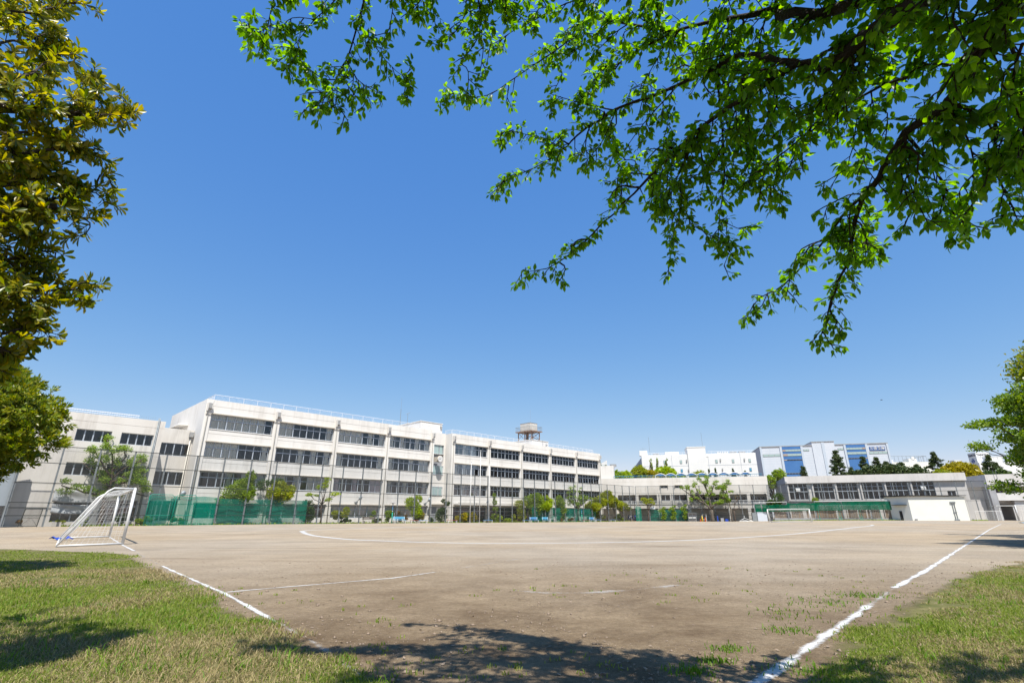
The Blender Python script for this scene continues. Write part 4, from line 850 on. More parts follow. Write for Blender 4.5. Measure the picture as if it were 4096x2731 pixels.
MB().tube([(-3.5,-1.9,3.85),(-2,-1.9,3.9),(3.5,-1.9,4.0)],.05,5).tube([(9.3,-1.9,4.05),(25.4,-1.9,4.12)],.05,5).build('top_pipe','white_metal',pf)
# ---------------------------------------------------------------- goals
def netting(m,a,b,c,d,nu,nv,r,sag=.0,q=None):
    """net stretched on the quad a b c d (a-b along u, a-d along v)"""
    a,b,c,d=map(Vector,(a,b,c,d)); q=q or random.Random(1)
    nrm=(b-a).cross(d-a).normalized()
    def P(u,v): return a*(1-u)*(1-v)+b*u*(1-v)+c*u*v+d*(1-u)*v + nrm*sag*math.sin(math.pi*u)*math.sin(math.pi*v)+Vector((0,0,-abs(sag)*.35*math.sin(math.pi*u)*math.sin(math.pi*v)))
    jt=lambda:q.uniform(-.012,.012)
    for i in range(nu+1): m.tube([P(max(0,min(1,i/nu+jt()*.5)),k/8)+Vector((jt(),jt(),jt()))*1.5 for k in range(9)],r,3,False)
    for j in range(nv+1): m.tube([P(k/10,max(0,min(1,j/nv+jt()*.3)))+Vector((jt(),jt(),jt()))*1.5 for k in range(11)],r,3,False)
def goal(label,A,B,back,h,topd,tube,net_r,step,group='football goals on the court',bend=.35,m='white_metal'):
    """A near post foot, B other post foot, back = vector to the rear bar, topd = how far the top bar runs back"""
    A,B,back=Vector((*A,0)),Vector((*B,0)),Vector((*back,0)); A.z=gz(A.x,A.y); B.z=gz(B.x,B.y); o=A.copy()
    t=thing('football_goal',label,'goal',o,0,group); A2=Vector(); B2=B-o; up=Vector((0,0,h)); td=back.normalized()*topd
    for p in (A2,B2):
        MB().tube([p,p+up],tube,10).build('post',m,t,True)
        MB().tube([p+up,p+up+td*.8,p+up+td+Vector((0,0,-.06*h)),p+up+td*1.12+Vector((0,0,-.14*h)),p+back+Vector((0,0,.05))],tube*.62,8).build('back_stay',m,t,True)
        MB().tube([p+Vector((0,0,.05)),p+back+Vector((0,0,.05))],tube*.62,8).build('ground_bar',m,t,True)
    MB().tube([A2+up,B2+up],tube,10).build('crossbar',m,t,True)
    MB().tube([A2+back+Vector((0,0,.05)),B2+back+Vector((0,0,.05))],tube*.6,8).build('rear_bar',m,t,True)
    n=MB(); q=random.Random(3); L=(B2-A2).length; nu=int(L/step); k=td+Vector((0,0,-.08*h))
    netting(n,A2+up+k,B2+up+k,B2+back,A2+back,nu,int(h/step*1.1),net_r,-.12,q)
    netting(n,A2+up,B2+up,B2+up+k,A2+up+k,nu,max(2,int(topd/step)),net_r,.18,q)
    for p in (A2,B2): netting(n,p,p+back,p+up+k,p+up,int(back.length/step),int(h/step),net_r,.06,q)
    n.build('net','white_metal',t); return t
goal('large white football goal with slack net at the left on the grass',(-16.34,22.72),(-22.4,30.0),(-1.27,-1.75),2.25,.95,.058,.0036,.18)
goal('white football goal with net at the far side before the plank fence',(50.6,105.2),(58.9,105.2),(1.4,2.0),2.45,.7,.07,.012,.3)
a,b=FC.p(30.6,1.4),FC.p(33.0,1.4)
goal('small white goal with green net beside the grey locker at the far side',a,b,(.5,1.2),1.45,.5,.05,.012,.25)
goal('white goal half cut by the right edge of the picture beyond the touchline',(101.2,106.5),(106.5,105.5),(1.6,2.0),3.0,.8,.08,.012,.4)
o=MB().grid(lambda u,v:(-23.0+.8*u+.3*v,26.8-.2*u+.4*v,.05+.10*math.sin(u*7+v*3)*math.sin(v*5+1)**2+.06*math.sin(math.pi*u)),16,8).build('blue_sheet','tarp_blue',None,True); tag(o,'crumpled blue plastic sheet on the ground behind the left goal','sheet')
o.modifiers.new('t','SOLIDIFY').thickness=.01
o=MB().grid(lambda u,v:(73.6+3.2*u,76.6+1.2*v,.05+.09*math.sin(u*9+v*2)**2),16,6).build('blue_sheet','cyan_seat',None,True); tag(o,'light blue sheet on the ground at the right edge by the touchline','sheet'); o.modifiers.new('t','SOLIDIFY').thickness=.01
# green practice frames before the planks
for i,(s0,s1) in enumerate([(9.6,13.4),(13.8,17.4),(17.8,21.4)]):
    t=thing('practice_frame',['green tube practice frame nearest the far goal','green tube practice frame in the middle of the three','green tube practice frame nearest the white shed'][i],'frame',(*FG.o,0),FG.rz,'green practice frames')
    m=MB().tube([(s0,-3,.0),(s0,-3,3.2),(s1,-3,3.25),(s1,-3,.0)],.035,5).tube([(s0,-3,0),(s0,-4,.02)],.03,5).tube([(s1,-3,0),(s1,-4,.02)],.03,5).tube([(s0,-4,.03),(s0,-3,1.1)],.025,5).tube([(s1,-4,.03),(s1,-3,1.1)],.025,5)
    m.build('frame','green_post',t); MB().quad((s0,-3.02,.05),(s1,-3.02,.05),(s1,-3.02,3.2),(s0,-3.02,3.2)).build('net','chain',t)
# ---------------------------------------------------------------- benches, lamps, poles
def bench(label,s,L,n=5.2,back=False,m='blue_seat',lm='white',fr=FM,h=.45):
    x,y,z=fr.g(s,n); t=thing('bench',label,'bench',(x,y,z),fr.rz,'benches along the fence')
    for i in range(3): piece('seat_slat',m,t,0,L,-.2+i*.14,-.08+i*.14,h-.04,h)
    for x in (.15,L/2,L-.15) if L>2.4 else (.15,L-.15):
        for y in (-.17,.17): MB().box(x-.035,x+.035,y-.03,y+.03,0,h-.04).build('leg',lm,t)
    if back:
        for i in range(2): piece('back_slat',m,t,0,L,.24,.27,h+.16+i*.2,h+.33+i*.2)
        for x in (.15,L-.15): MB().box(x-.03,x+.03,.18,.235,h-.03,h+.55).build('back_post',lm,t)
    return t
bench('weathered brown bench with backrest left of the green lamp post',22.1,2.25,5.2,True,'wood_grey','steel_dark',h=.4)
bench('bright blue bench with backrest right of the left green lamp post',27.4,2.2,5.2,True,'cyan_seat')
bench('low red bench left of its blue twin near the orange shrubs',30.5,1.5,5.2,False,'red_seat')
bench('low blue bench right of its red twin near the orange shrubs',32.05,1.7,5.2,False,'blue_seat')
bench('low red bench left of the yellow conifers',37.95,2.1,5.2,False,'red_seat')
bench('low pale blue bench at the foot of the right flagpole',46.3,2.1,5.2,False,'blue_seat')
bench('low blue bench beside the brick entrance pier',56.7,1.9,5.2,False,'blue_seat')
bench('white and blue bench with backrest beside the brick pier bench',58.8,2.3,5.2,True,'blue_seat')
bench('blue bench with backrest under the bright yellow green tree',62.5,1.9,5.2,True,'cyan_seat')
bench('low white table bench right of the bright yellow green tree',64.5,1.7,5.2,False,'white',h=.7)
bench('low red bench beside the right green lamp post',75.9,2.4,5.2,False,'red_seat')
bench('dark blue bench with backrest right of the red bench under the trees',78.5,1.9,5.2,True,'blue_seat')
bench('low blue bench at the right end of the bench row',80.6,1.9,5.2,False,'blue_seat')
bench('low blue bench under the dense olive tree',86.3,2.1,5.2,False,'blue_seat')
def lamp(label,s,h=2.75):
    x,y,z=FM.g(s,5); t=thing('lamp_post',label,'lamp post',(x,y,z),FM.rz,'green lamp posts')
    MB().tube([(0,0,0),(0,0,1.55)],.085,10).build('lower_pole','green_post',t,True); MB().tube([(0,0,1.55),(0,0,h-.25)],.055,8).build('upper_pole','blue_seat',t,True); MB().tube([(0,0,1.75),(0,0,1.85)],.07,8).build('band','white',t)
    MB().tube([(0,0,h-.3),(0,0,h-.12)],[.1,.17],10).build('lamp_bowl','white_metal',t,True); MB().tube([(0,0,h-.12),(0,0,h-.02),(0,0,h)],[.42,.36,.1],14).build('shade','grey_concrete',t,True)
lamp('green lamp post with wide shade by the bright blue bench',27.2,3.1); lamp('green lamp post with wide shade by the red bench under the trees',75.8,3.1)
for s,h,lab in ((43.2,10.4,'left white flagpole, one of the two shorter'),(45.45,12.6,'tallest white flagpole in the middle of three'),(47.7,10.3,'right white flagpole, one of the two shorter')):
    x,y,z=FM.g(s,5); t=thing('flagpole',lab,'flagpole',(x,y,z),0,'flagpoles before the school'); MB().tube([(0,0,0),(0,0,h*.5),(0,0,h)],[.10,.08,.045],10).build('pole','white_metal',t,True); MB().tube([(0,0,h),(0,0,h+.1),(0,0,h+.16)],[.09,.09,.02],8).build('finial','white',t,True); MB().box(-.18,.18,-.18,.18,-.05,.06).build('base','grey_concrete',t)
for s,z,lab in ((23.6,3.5,'round floodlight dish on a wall bracket above the brown bench'),(37.0,3.5,'round floodlight dish on a wall bracket left of the stair bay'),(51.0,3.4,'round floodlight dish on a wall bracket behind the right flagpole'),(-1.0,3.5,'round floodlight dish on the corner wall above the left nets')):
    t=thing('wall_floodlight',lab,'floodlight',(*FM.p(s,.1 if s>0 else .3),z),FM.rz,'floodlights on the school wall')
    MB().tube([(0,.25,-.45),(0,-.5,-.2),(.1,-.7,.1)],.05,6).build('bracket','steel',t); MB().tube([(.1,-.75,.2),(.25,-.95,.12)],[.36,.30],14).build('dish','chrome_dish',t,True); MB().box(-.25,.15,-.15,.25,-.6,-.4).build('ballast_box','steel',t)
# ---------------------------------------------------------------- things before the pool building
def at(fr,s,n): return fr.g(s,n)
t=thing('ball_cage','grey framed ball cage with white balls by the big pruned tree','cage',at(FC,12.3,1.4),FC.rz)
MB().box(0,.06,0,.06,0,1.95).box(1.85,1.91,0,.06,0,1.95).box(0,.06,.7,.76,0,1.95).box(1.85,1.91,.7,.76,0,1.95).box(-.1,2.05,-.05,.85,1.95,2.02).box(.06,1.85,0,.05,.05,.1).box(.06,1.85,0,.76,.55,.6).box(.93,.98,0,.05,.1,1.95).build('frame','steel',t); MB().box(.05,1.86,.74,.76,.1,1.95).build('back_sheet','grey_concrete',t)
bm=bmesh.new(); bmesh.ops.create_icosphere(bm,subdivisions=2,radius=.12); bme=bpy.data.meshes.new('ball'); bm.to_mesh(bme); bm.free(); bme.materials.append(MT['ball'])
k=0
for zz in (.17,.40,.73,.95):
    for i in range(7):
        x=.2+i*.25
        o=bpy.data.objects.new('ball',bme); C.objects.link(o); b=at(FC,12.3,1.4); px,py=FC.p(12.3+x,1.4-.3); o.location=(px,py,b[2]+zz); tag(o,'white leather ball stored in the grey ball cage','ball','balls in the cage'); k+=1
def cone(lab,s,h,m):
    t=thing('traffic_cone',lab,'cone',at(FC,s,1.9),FC.rz,'cones by the big pruned tree'); MB().tube([(0,0,.03),(0,0,h)],[.17*h+.03,.03],12).build('body',m,t,True); MB().box(-.22,.22,-.22,.22,0,.04).build('base',m,t)
cone('small orange cone left of the tall yellow cone',15.0,.6,'orange'); cone('tall yellow cone between two orange cones',15.45,1.35,'yellow'); cone('large orange cone right of the tall yellow cone',16.15,1.0,'orange')
t=thing('trolley','white metal trolley frame behind the cones','trolley',at(FC,15.6,1.2),FC.rz); MB().tube([(0,0,0),(0,0,1.55),(.9,0,1.6),(.9,0,0)],.04,5).tube([(0,.5,0),(0,.5,1.55),(.9,.5,1.6),(.9,.5,0)],.04,5).tube([(0,0,1.55),(0,.5,1.55)],.04,5).tube([(.9,0,1.6),(.9,.5,1.6)],.04,5).build('frame','white_metal',t); MB().box(0,.9,0,.5,.4,.5).build('shelf','white_metal',t)
t=thing('equipment_stand','low white tube stand lying by the slim right tree','stand',at(FC,23.9,1.2),FC.rz); MB().tube([(0,0,.08),(1.2,.1,.75),(3,0,.1)],.05,5).tube([(0,-.3,.08),(3,-.3,.08)],.06,5).tube([(1.2,.1,.75),(1.3,.1,1.3)],.05,5).tube([(.6,0,.4),(2,-.2,.1)],.04,5).build('frame','white_metal',t)
t=thing('locker','pale grey steel locker box left of the small goal','locker',at(FC,28.0,1.6),FC.rz); MB().box(0,2.1,0,1.2,-.05,2.0).box(-.06,2.16,-.06,1.26,2.0,2.08).build('body','ware',t); MB().box(-1.1,-.05,.1,1.2,-.05,1.95).build('side_bay','steel',t); MB().box(-.02,.0,-.02,.0,0,2).build('edge','steel',t)
t=thing('dark_shelter','dark steel shelter frame with bins beside the big pruned tree','shelter',at(FC,18.9,1.0),FC.rz); MB().tube([(0,0,0),(0,0,2.0),(3.4,0,2.05),(3.4,0,0)],.05,5).box(0,3.4,0,1.2,2.05,2.1).build('frame','steel_dark',t); MB().box(.9,1.6,.2,.8,0,.8).build('bin','grey_concrete',t); MB().box(1.9,2.6,.2,.8,0,.6).build('bin','tarp_blue',t); MB().box(.1,.35,.2,.5,0,1.3).build('bag','tarp_blue',t)
t=thing('notice_board','white notice banner hung above the dark green net','sign',(*FC.p(3.5,.1),2.5),FC.rz); MB().box(0,1.15,-.13,-.1,0,.68).build('board','white',t)
q=random.Random(2); m=MB()
for i in range(7): x=.1+i*.14; m.box(x,x+q.uniform(.05,.1),-.136,-.131,.12,.12+q.uniform(.1,.2))
for i in range(5): x=.3+i*.15; m.box(x,x+.09,-.136,-.131,.45,.52)
m.build('print','blue_seat',t)
# ---------------------------------------------------------------- students (tiny in the picture)
def person(label,loc,rz,top,bottom,stride=.0,arm=.1,pe=False):
    t=thing('person',label,'person',loc,rz,'students by the fence corner')
    me=bpy.data.meshes.new('body')
    V=[(0,0,.86),(0,0,1.08),(0,.01,1.26),(0,0,1.36),(0,-.01,1.42),(0,-.015,1.52),(0,-.01,1.60), (.09,0,.82),(.10,-stride,.46),(.10,-stride*.6+.02,.08),(.10,-stride*.6-.13,.035), (-.09,0,.82),(-.10,stride,.46),(-.10,stride*1.3+.03,.08),(-.10,stride*1.3-.10,.035), (.17,0,1.31),(.21,.02,1.05),(.22,-arm,.82),(-.17,0,1.31),(-.21,.02,1.05),(-.20,-arm*2,.86)]
    E=[(0,1),(1,2),(2,3),(3,4),(4,5),(5,6),(0,7),(7,8),(8,9),(9,10),(0,11),(11,12),(12,13),(13,14),(2,15),(15,16),(16,17),(2,18),(18,19),(19,20)]
    rad=[.12,.115,.125,.07,.055,.088,.075,.085,.058,.042,.035,.085,.058,.042,.035,.055,.04,.03,.055,.04,.03]
    me.from_pydata(V,E,[]); o=bpy.data.objects.new('body',me); C.objects.link(o); o.parent=t
    s=o.modifiers.new('skin','SKIN'); sk=me.skin_vertices[0].data
    for i,r in enumerate(rad): sk[i].radius=(r,r*.8)
    sk[0].use_root=True
    o.modifiers.new('sub','SUBSURF').levels=1; me.materials.append(MT['skin'])
    MB().tube([(0,0,.88),(0,0,1.1),(0,0,1.3),(0,0,1.39)],[.16,.155,.185,.07],14).build('top',top,t,True)
    for x,y in ((1,-arm*.3),(-1,-arm)): MB().tube([(x*.16,0,1.34),(x*.215,.02,1.06),(x*.215,y,.95)],[.07,.055,.045],8).build('sleeve',top,t,True)
    if bottom=='skirt': MB().tube([(0,0,.92),(0,0,.7),(0,0,.52)],[.15,.21,.25],14,False).build('skirt','navy',t,True)
    else:
        for x,sg in ((.1,-1),(-.1,1)): MB().tube([(x*.9,0,.9),(x,sg*stride,.46),(x,sg*stride+.02,.12)],[.11,.075,.06],10).build('trouser_leg','navy',t,True)
    MB().tube([(0,.035,1.36),(0,.03,1.5),(0,.01,1.6),(0,0,1.655)],[.07,.105,.10,.03],12).build('hair','hair',t,True)
    MB().tube([(0,-.09,1.5),(0,-.115,1.485)],[.02,.012],6).build('nose','skin',t)
    for x in (.035,-.035): MB().tube([(x,-.082,1.54),(x,-.092,1.54)],.012,6).build('eye','ink',t)
    return t
person('student in navy skirt with a white bag on the left, standing by the fence corner',at(FC,-1.9*K,1.2),R(200),'navy','skirt',.05)
MB().tube([(-.25,.12,.8),(-.25,.12,1.15)],[.14,.12],10).build('bag','shirt',C.objects[-1].parent if C.objects[-1].parent else None)
person('student in white blouse and navy skirt in the middle of the group',at(FC,-1.35*K,1.0),R(160),'shirt','skirt',.04)
person('student in dark jacket striding beside the white blouse',at(FC,-1.0*K,1.3),R(100),'navy','skirt',.16)
person('student in blue gym clothes on the right of the group, arm raised',at(FC,-.4*K,1.1),R(230),'pe_blue','long',.05,.3)
# ---------------------------------------------------------------- trees
def leaves_np(cen,dirs,L,W,seed,fold=.25,droop=0.0,shape='quad'):
    """many small leaf faces: centre, direction of the blade, length, width -> verts, faces"""
    q=np.random.default_rng(seed); N=len(cen); d=dirs/np.linalg.norm(dirs,axis=1,keepdims=True)
    r=q.normal(size=(N,3)); s=np.cross(d,r); s/=np.linalg.norm(s,axis=1,keepdims=True)+1e-9; n=np.cross(s,d)
    L=np.asarray(L).reshape(-1,1)*np.ones((N,1)); W=np.asarray(W).reshape(-1,1)*np.ones((N,1))
    V=np.empty((N,4,3)); V[:,0]=cen-d*L*.5; V[:,1]=cen+s*W*.5+n*W*fold; V[:,2]=cen+d*L*.5; V[:,3]=cen-s*W*.5+n*W*fold
    return V.reshape(-1,3),np.arange(N*4).reshape(-1,4)
def crown(clumps,n,L,seed,up=.35,W=.55,hollow=.45,jag=.25):
    """leaf faces spread through ellipsoid clumps (x,y,z,rx,ry,rz); more at the outside, ragged edge"""
    q=np.random.default_rng(seed); vol=np.array([(c[3]*c[4]*c[5])**(2/3) for c in clumps]); k=q.choice(len(clumps),n,p=vol/vol.sum()); c=np.array(clumps)[k]
    d=q.normal(size=(n,3)); d/=np.linalg.norm(d,axis=1,keepdims=True); r=(hollow+(1-hollow)*q.random(n)**.6)*(1+q.normal(0,jag*.4,n))
    # lumps: quantised twig tips gather the leaves
    tw=q.normal(size=(len(clumps),26,3)); tw/=np.linalg.norm(tw,axis=2,keepdims=True); ti=q.integers(0,26,n); td=tw[k,ti]
    d=d*.45+td*.75; d/=np.linalg.norm(d,axis=1,keepdims=True)
    cen=c[:,:3]+d*c[:,3:]*r[:,None]; dirs=d*.6+q.normal(size=(n,3))*.6+np.array([0,0,up]); return leaves_np(cen,dirs,L*q.uniform(.6,1.35,n),L*W*q.uniform(.7,1.2,n),seed+1)
def wander(p,q_,k,amp,rn,up=0):
    p,q_=Vector(p),Vector(q_); L=(q_-p).length; o=[]
    for i in range(k+1):
        t=i/k; w=math.sin(math.pi*t); o.append(p.lerp(q_,t)+Vector((rn.uniform(-1,1),rn.uniform(-1,1),rn.uniform(-.6,.6)))*amp*L*(.4+.6*w)*(0 if i in (0,k) else 1)+Vector((0,0,up*L*w)))
    return o
def tree(label,x,y,h,clumps,n,L,leaf,bark='bark_brown',tr=.09,seed=1,stems=1,name='broadleaf_tree',group=None,fork=.45,up=.35,limb_r=.45,cat='tree',z=None,hollow=.45,W=.55):
    """clumps relative to the base"""
    rn=random.Random(seed); z=gz(x,y) if z is None else z; t=thing(name,label,cat,(x,y,z),0,group)
    cx=sum(c[0] for c in clumps)/len(clumps); cy=sum(c[1] for c in clumps)/len(clumps); zb=min(c[2]-c[5] for c in clumps); zf=max(.3,zb*fork+ .15*h)
    m=MB(); tops=[]
    for s in range(stems):
        o=Vector((rn.uniform(-.15,.15)*(stems>1)*2,rn.uniform(-.1,.1)*(stems>1)*2,-.1)); e=Vector((cx*.5+rn.uniform(-.25,.25)*(stems>1),cy*.5,zf)); pts=wander(o,e,4,.05,rn); m.tube(pts,[tr*(1.35 if i==0 else 1-.09*i)/(stems**.4) for i in range(5)],8); tops.append(pts[-1])
    m.build('trunk',bark,t,True); b=MB()
    for i,c in enumerate(clumps):
        st=tops[i%len(tops)]; pts=wander(st,(c[0],c[1],c[2]),4,.09,rn,.05); b.tube(pts,[tr*limb_r*(1-.19*j) for j in range(5)],5)
        for k in range(5):
            d=Vector((rn.gauss(0,1),rn.gauss(0,1),rn.gauss(0,.7)+.2)).normalized(); e=Vector(c[:3])+Vector((d.x*c[3],d.y*c[4],d.z*c[5]))*.85; b.tube(wander(pts[rn.randrange(2,5)],e,3,.1,rn),[tr*limb_r*.35,tr*limb_r*.28,tr*limb_r*.2,tr*limb_r*.1],4,False)
    b.build('branches',bark,t,True)
    v,f=crown(clumps,int(n*1.5),L*1.12,seed+5,up,W,hollow); npmesh('crown',v,f,leaf,t); return t
def rc(n,x,y,z,rx,ry,rz,r0,r1,seed,flat=.8):
    """random clumps filling an ellipsoid"""
    q=random.Random(seed); o=[]
    for i in range(n):
        d=Vector((q.gauss(0,1),q.gauss(0,1),q.gauss(0,1))).normalized()*q.random()**.4; r=q.uniform(r0,r1); o.append((x+d.x*(rx-r*.6),y+d.y*(ry-r*.6),z+d.z*(rz-r*.5*flat),r,r,r*flat))
    return o
def mt(label,s,n,h,clumps,cnt,L,leaf,**k):
    clumps=[(c[0]*1.06,c[1],c[2],c[3]*1.2,c[4]*1.2,c[5]*1.15) for c in clumps]; cnt=int(cnt*1.25); x,y=FM.p(s,n); return tree(label,x,y,h,clumps,cnt,L,leaf,**k)
# pruned trees: thick knuckled limbs with leaf tufts at their ends
def pruned(label,x,y,limbs,leaf,bark,tr,seed,tuft=.55,per=260,L=.16,fork=1.6,rz=0,extra=(),group='hard pruned trees'):
    """limbs: lists of points relative to the base, in a frame turned by rz"""
    rn=random.Random(seed); t=thing('pruned_tree',label,'tree',(x,y,gz(x,y)),rz,group)
    MB().tube([(0,0,-.1),(.03,0,.5),(-.02,.02,fork*.6),(0,0,fork)],[tr*1.5,tr*1.1,tr,tr*.95],10).build('trunk',bark,t,True)
    cl=[]; m=MB()
    for k,l in enumerate(limbs):
        pts=[Vector(l[0])]
        for a,b in zip(l,l[1:]):
            for j in (1,2,3): p=Vector(a).lerp(Vector(b),j/3)+Vector((rn.uniform(-1,1),rn.uniform(-1,1),rn.uniform(-1,1)))*.07; pts.append(p)
        n=len(pts); r0=tr*.68 if k<3 else tr*.5; MB().tube(pts,[r0*(1-.62*i/(n-1))*rn.uniform(.9,1.12) for i in range(n)],7).build('limb',bark,t,True)
        for i in range(2,n):
            if rn.random()<.8 or i==n-1:
                d=Vector((rn.gauss(0,1),rn.gauss(0,1),rn.gauss(.5,.7))).normalized()*rn.uniform(.35,.75)*tuft/.55; e=pts[i]+d; m.tube([pts[i],pts[i].lerp(e,.5)+Vector((0,0,.05)),e],[r0*.22,r0*.16,r0*.08],4,False); cl.append((*e,tuft*rn.uniform(.7,1.2),tuft*rn.uniform(.7,1.2),tuft*rn.uniform(.5,.9)))
    if m.v: m.build('twigs',bark,t)['kind']='stuff'
    cl+=list(extra)
    v,f=crown(cl,int(per*len(cl)*.8),L*1.15,seed,.15,.6,.2); npmesh('crown',v,f,leaf,t); return t
x,y=FM.p(-8.7,3.0); z=-1
pruned('pruned spreading tree behind the left goal with bare knuckled limbs',x,y,[[(0,0,2.5),(-.6,0,3.3),(-2.0,0,3.5),(-4.1,0,4.2)],[(0,0,2.6),(.1,0,4.2),(0,0,6.0),(-.4,0,7.6),(-1.2,0,9.2)],[(0,0,3.6),(1.0,.1,4.6),(2.2,0,4.9),(3.7,0,4.2)],[(0,0,4.2),(-1.4,.2,5.3),(-2.8,0,6.6)],[(.05,0,5.0),(1.3,0,6.5),(2.6,0,7.4)],[(0,0,5.6),(.9,.1,7.6),(.4,0,8.8)],[(0,0,4.6),(1.6,-.2,5.6),(3.0,0,5.9)],[(0,0,5.2),(-1.4,-.1,7.0),(-2.2,0,8.2)],[(0,0,3.3),(1.9,0,3.6),(3.9,0,3.2)]],'lf_pruned','bark_brown',.22,5,.68,210,.17,2.7,FM.rz)
# soil mound and shrubs at its foot
x,y=FM.p(10.5,3.2)
# trees along the fence, left to right
mt('multi stemmed leafy tree second from the left before the green nets',5.6,3.0,6,[(-.9,0,3.9,1.5,1.2,.9),(-1.6,0,3.0,1.3,1,.7),(.2,0,3.6,1.1,1,.8),(-.2,.2,4.9,1.1,.8,.7),(.5,.2,5.9,.55,.5,.8),(.9,0,4.2,.5,.5,.6)],3600,.24,'lf_mid',tr=.13,seed=11,stems=4)
mt('round topped yellow green tree with slim dark trunk before the green nets',10.5,3.0,5.6,rc(11,0,0,4.0,1.95,1.6,1.45,.6,.95,12),4600,.24,'lf_olive',tr=.10,seed=12)
mt('grey green thin tree behind the round topped tree',9.5,1.8,6,[(-1.0,0,5.1,.8,.6,.7),(.6,0,5.4,.9,.6,.6)],700,.2,'lf_dark',tr=.06,seed=13)
mt('sparse young tree with a few pale leaves right of the green nets',16.5,3.2,6,[(-2.0,0,4.0,.5,.4,.25),(1.6,0,4.1,.7,.4,.25),(.1,0,5.3,.5,.4,.5),(.3,0,6.1,.5,.3,.3),(-.9,0,3.9,.4,.3,.2),(.7,0,3.3,.5,.3,.25),(-.7,0,5.0,.35,.3,.3)],520,.2,'lf_bright',tr=.13,seed=14,fork=.55,limb_r=.55,group='sparse trees')
mt('grey green feathery shrub at the right end of the left nets',14.6,2.6,3,[(0,0,2.3,.9,.7,.8),(.1,0,1.2,.9,.7,.9)],1500,.2,'lf_dark',tr=.05,seed=15,name='tall_shrub',cat='shrub')
def shrub(label,s,n,w,h,leaf,cnt,seed,L=.2,fr=FM,d=None,stem=True,k=6):
    d=d or w*.8; x,y=fr.p(s,n)
    return tree(label,x,y,h,rc(k,0,0,h*.52,w/2,d/2,h*.5,min(w,h)*.2,min(w,h)*.32,seed),cnt,L,leaf,'bark_brown',.04,seed,3,'shrub','shrubs along the fence',cat='shrub')
shrub('large loose olive shrub left of the brown bench',20.0,2.4,3.4,2.3,'lf_olive',1300,20); shrub('dark spiky shrub under the loose olive shrub',20.2,3.1,2.2,1.0,'lf_dark',800,21)
shrub('thin leafy shrub right of the brown bench',25.3,2.8,1.2,1.9,'lf_mid',420,22); shrub('spiky dark green plant by the left lamp post',25.6,3.2,1.6,.9,'lf_dark',500,23,.3)
shrub('dense green shrub behind the left lamp post',28.0,2.6,1.9,2.2,'lf_mid',1000,24); shrub('reddish shrub left of the bright green sapling',30.0,2.6,1.3,1.9,'lf_red',600,25); shrub('brownish red shrub beside the bright green sapling',31.1,2.8,.9,1.5,'lf_red',420,26)
mt('bright lime green sapling with upright sprays behind the low benches',32.4,3.0,4.3,[(-.5,0,3.4,.7,.6,.6),(.7,0,3.7,.6,.5,.7),(0,0,2.6,1.1,.8,.6),(.6,0,1.6,.8,.7,.8)],1700,.22,'lf_bright',tr=.07,seed=27,stems=3)
shrub('orange yellow shrub right of the lime green sapling',34.3,2.8,1.6,2.0,'lf_yellow',900,28); shrub('dark shrub at the foot of the lime green sapling',33.3,3.2,1.4,1.4,'lf_dark',700,29)
shrub('low dark spiky plant left of the stair bay',36.0,3.2,1.5,.9,'lf_dark',420,30)
mt('pruned ivy clad stump tree before the stair bay',38.4,3.0,3.9,[(0,0,1.0,.9,.7,.9),(.1,0,2.0,.7,.6,.5),(.9,0,3.2,.5,.4,.35),(.2,0,3.6,.35,.3,.3)],1500,.2,'lf_dark',tr=.16,seed=31,stems=3)
shrub('golden yellow conifer bush left of the tallest flagpole',42.4,3.4,2.3,1.9,'lf_yellow',2600,32,.17,k=9); shrub('golden yellow conifer bush behind the tallest flagpole',45.5,3.4,1.9,1.9,'lf_yellow',2000,33,.17,k=8); shrub('green bush between the two golden conifers',44.2,3.2,1.3,1.9,'lf_olive',900,34)
mt('dark slender twisted tree right of the flagpoles',51.0,3.0,5.4,[(0,0,4.7,.35,.3,.6),(.1,0,3.6,.4,.35,.4),(.2,0,2.4,.5,.4,.4),(.1,0,1.0,.6,.5,.6)],620,.2,'lf_mid',tr=.2,seed=35,stems=3,limb_r=.6)
shrub('pale green shrub left of the brick pier',52.6,3.0,1.6,1.5,'lf_bright',700,36); shrub('yellow green low shrub before the entrance',54.6,3.3,2.6,1.1,'lf_bright',1100,37); shrub('leafy upright shrub beside the brick pier',56.6,2.8,1.2,2.3,'lf_olive',700,38)
mt('thin pale leaved tree left of the bright yellow green tree',58.8,2.6,4.2,[(0,0,3.6,1.2,.8,.6),(0,0,2.2,.8,.7,.9),(.2,0,1.0,.8,.6,.6)],1100,.22,'lf_olive',tr=.06,seed=39)
mt('slim dark tree between the pale tree and the bright one',60.4,3.0,5.2,[(0,0,4.4,.8,.6,.6),(.2,0,3.2,.6,.5,.5)],700,.2,'lf_mid',tr=.1,seed=40)
mt('tall mid green tree joined to the bright yellow green one',62.8,2.9,5.6,[(0,0,4.6,1.4,1,.9),(.1,0,3.2,1.5,1.1,1.0),(-.2,0,1.8,1.1,.9,1.0),(.4,0,5.3,.6,.5,.5)],3000,.25,'lf_mid',tr=.12,seed=41,stems=2)
mt('bright yellow green tree with dense rounded crown beside the blue benches',65.0,3.2,5.2,rc(9,.4,0,3.6,1.7,1.4,1.6,.6,.9,42),3800,.25,'lf_bright',tr=.08,seed=42)
mt('tall narrow leafy tree between the bright tree and the gnarled one',70.8,2.9,5.2,[(0,0,3.9,1.2,1,1.0),(.2,0,2.4,1.1,.9,.9),(-.2,0,5.0,.6,.5,.5),(.3,0,1.0,.8,.7,.7)],2400,.25,'lf_mid',tr=.1,seed=43)
shrub('rusty low shrub beside the wire gate by the gnarled tree',70.0,3.3,1.6,1.0,'lf_red',500,44); shrub('dry reddish grass clump under the gnarled tree',73.6,3.3,2.2,.9,'lf_red',600,45)
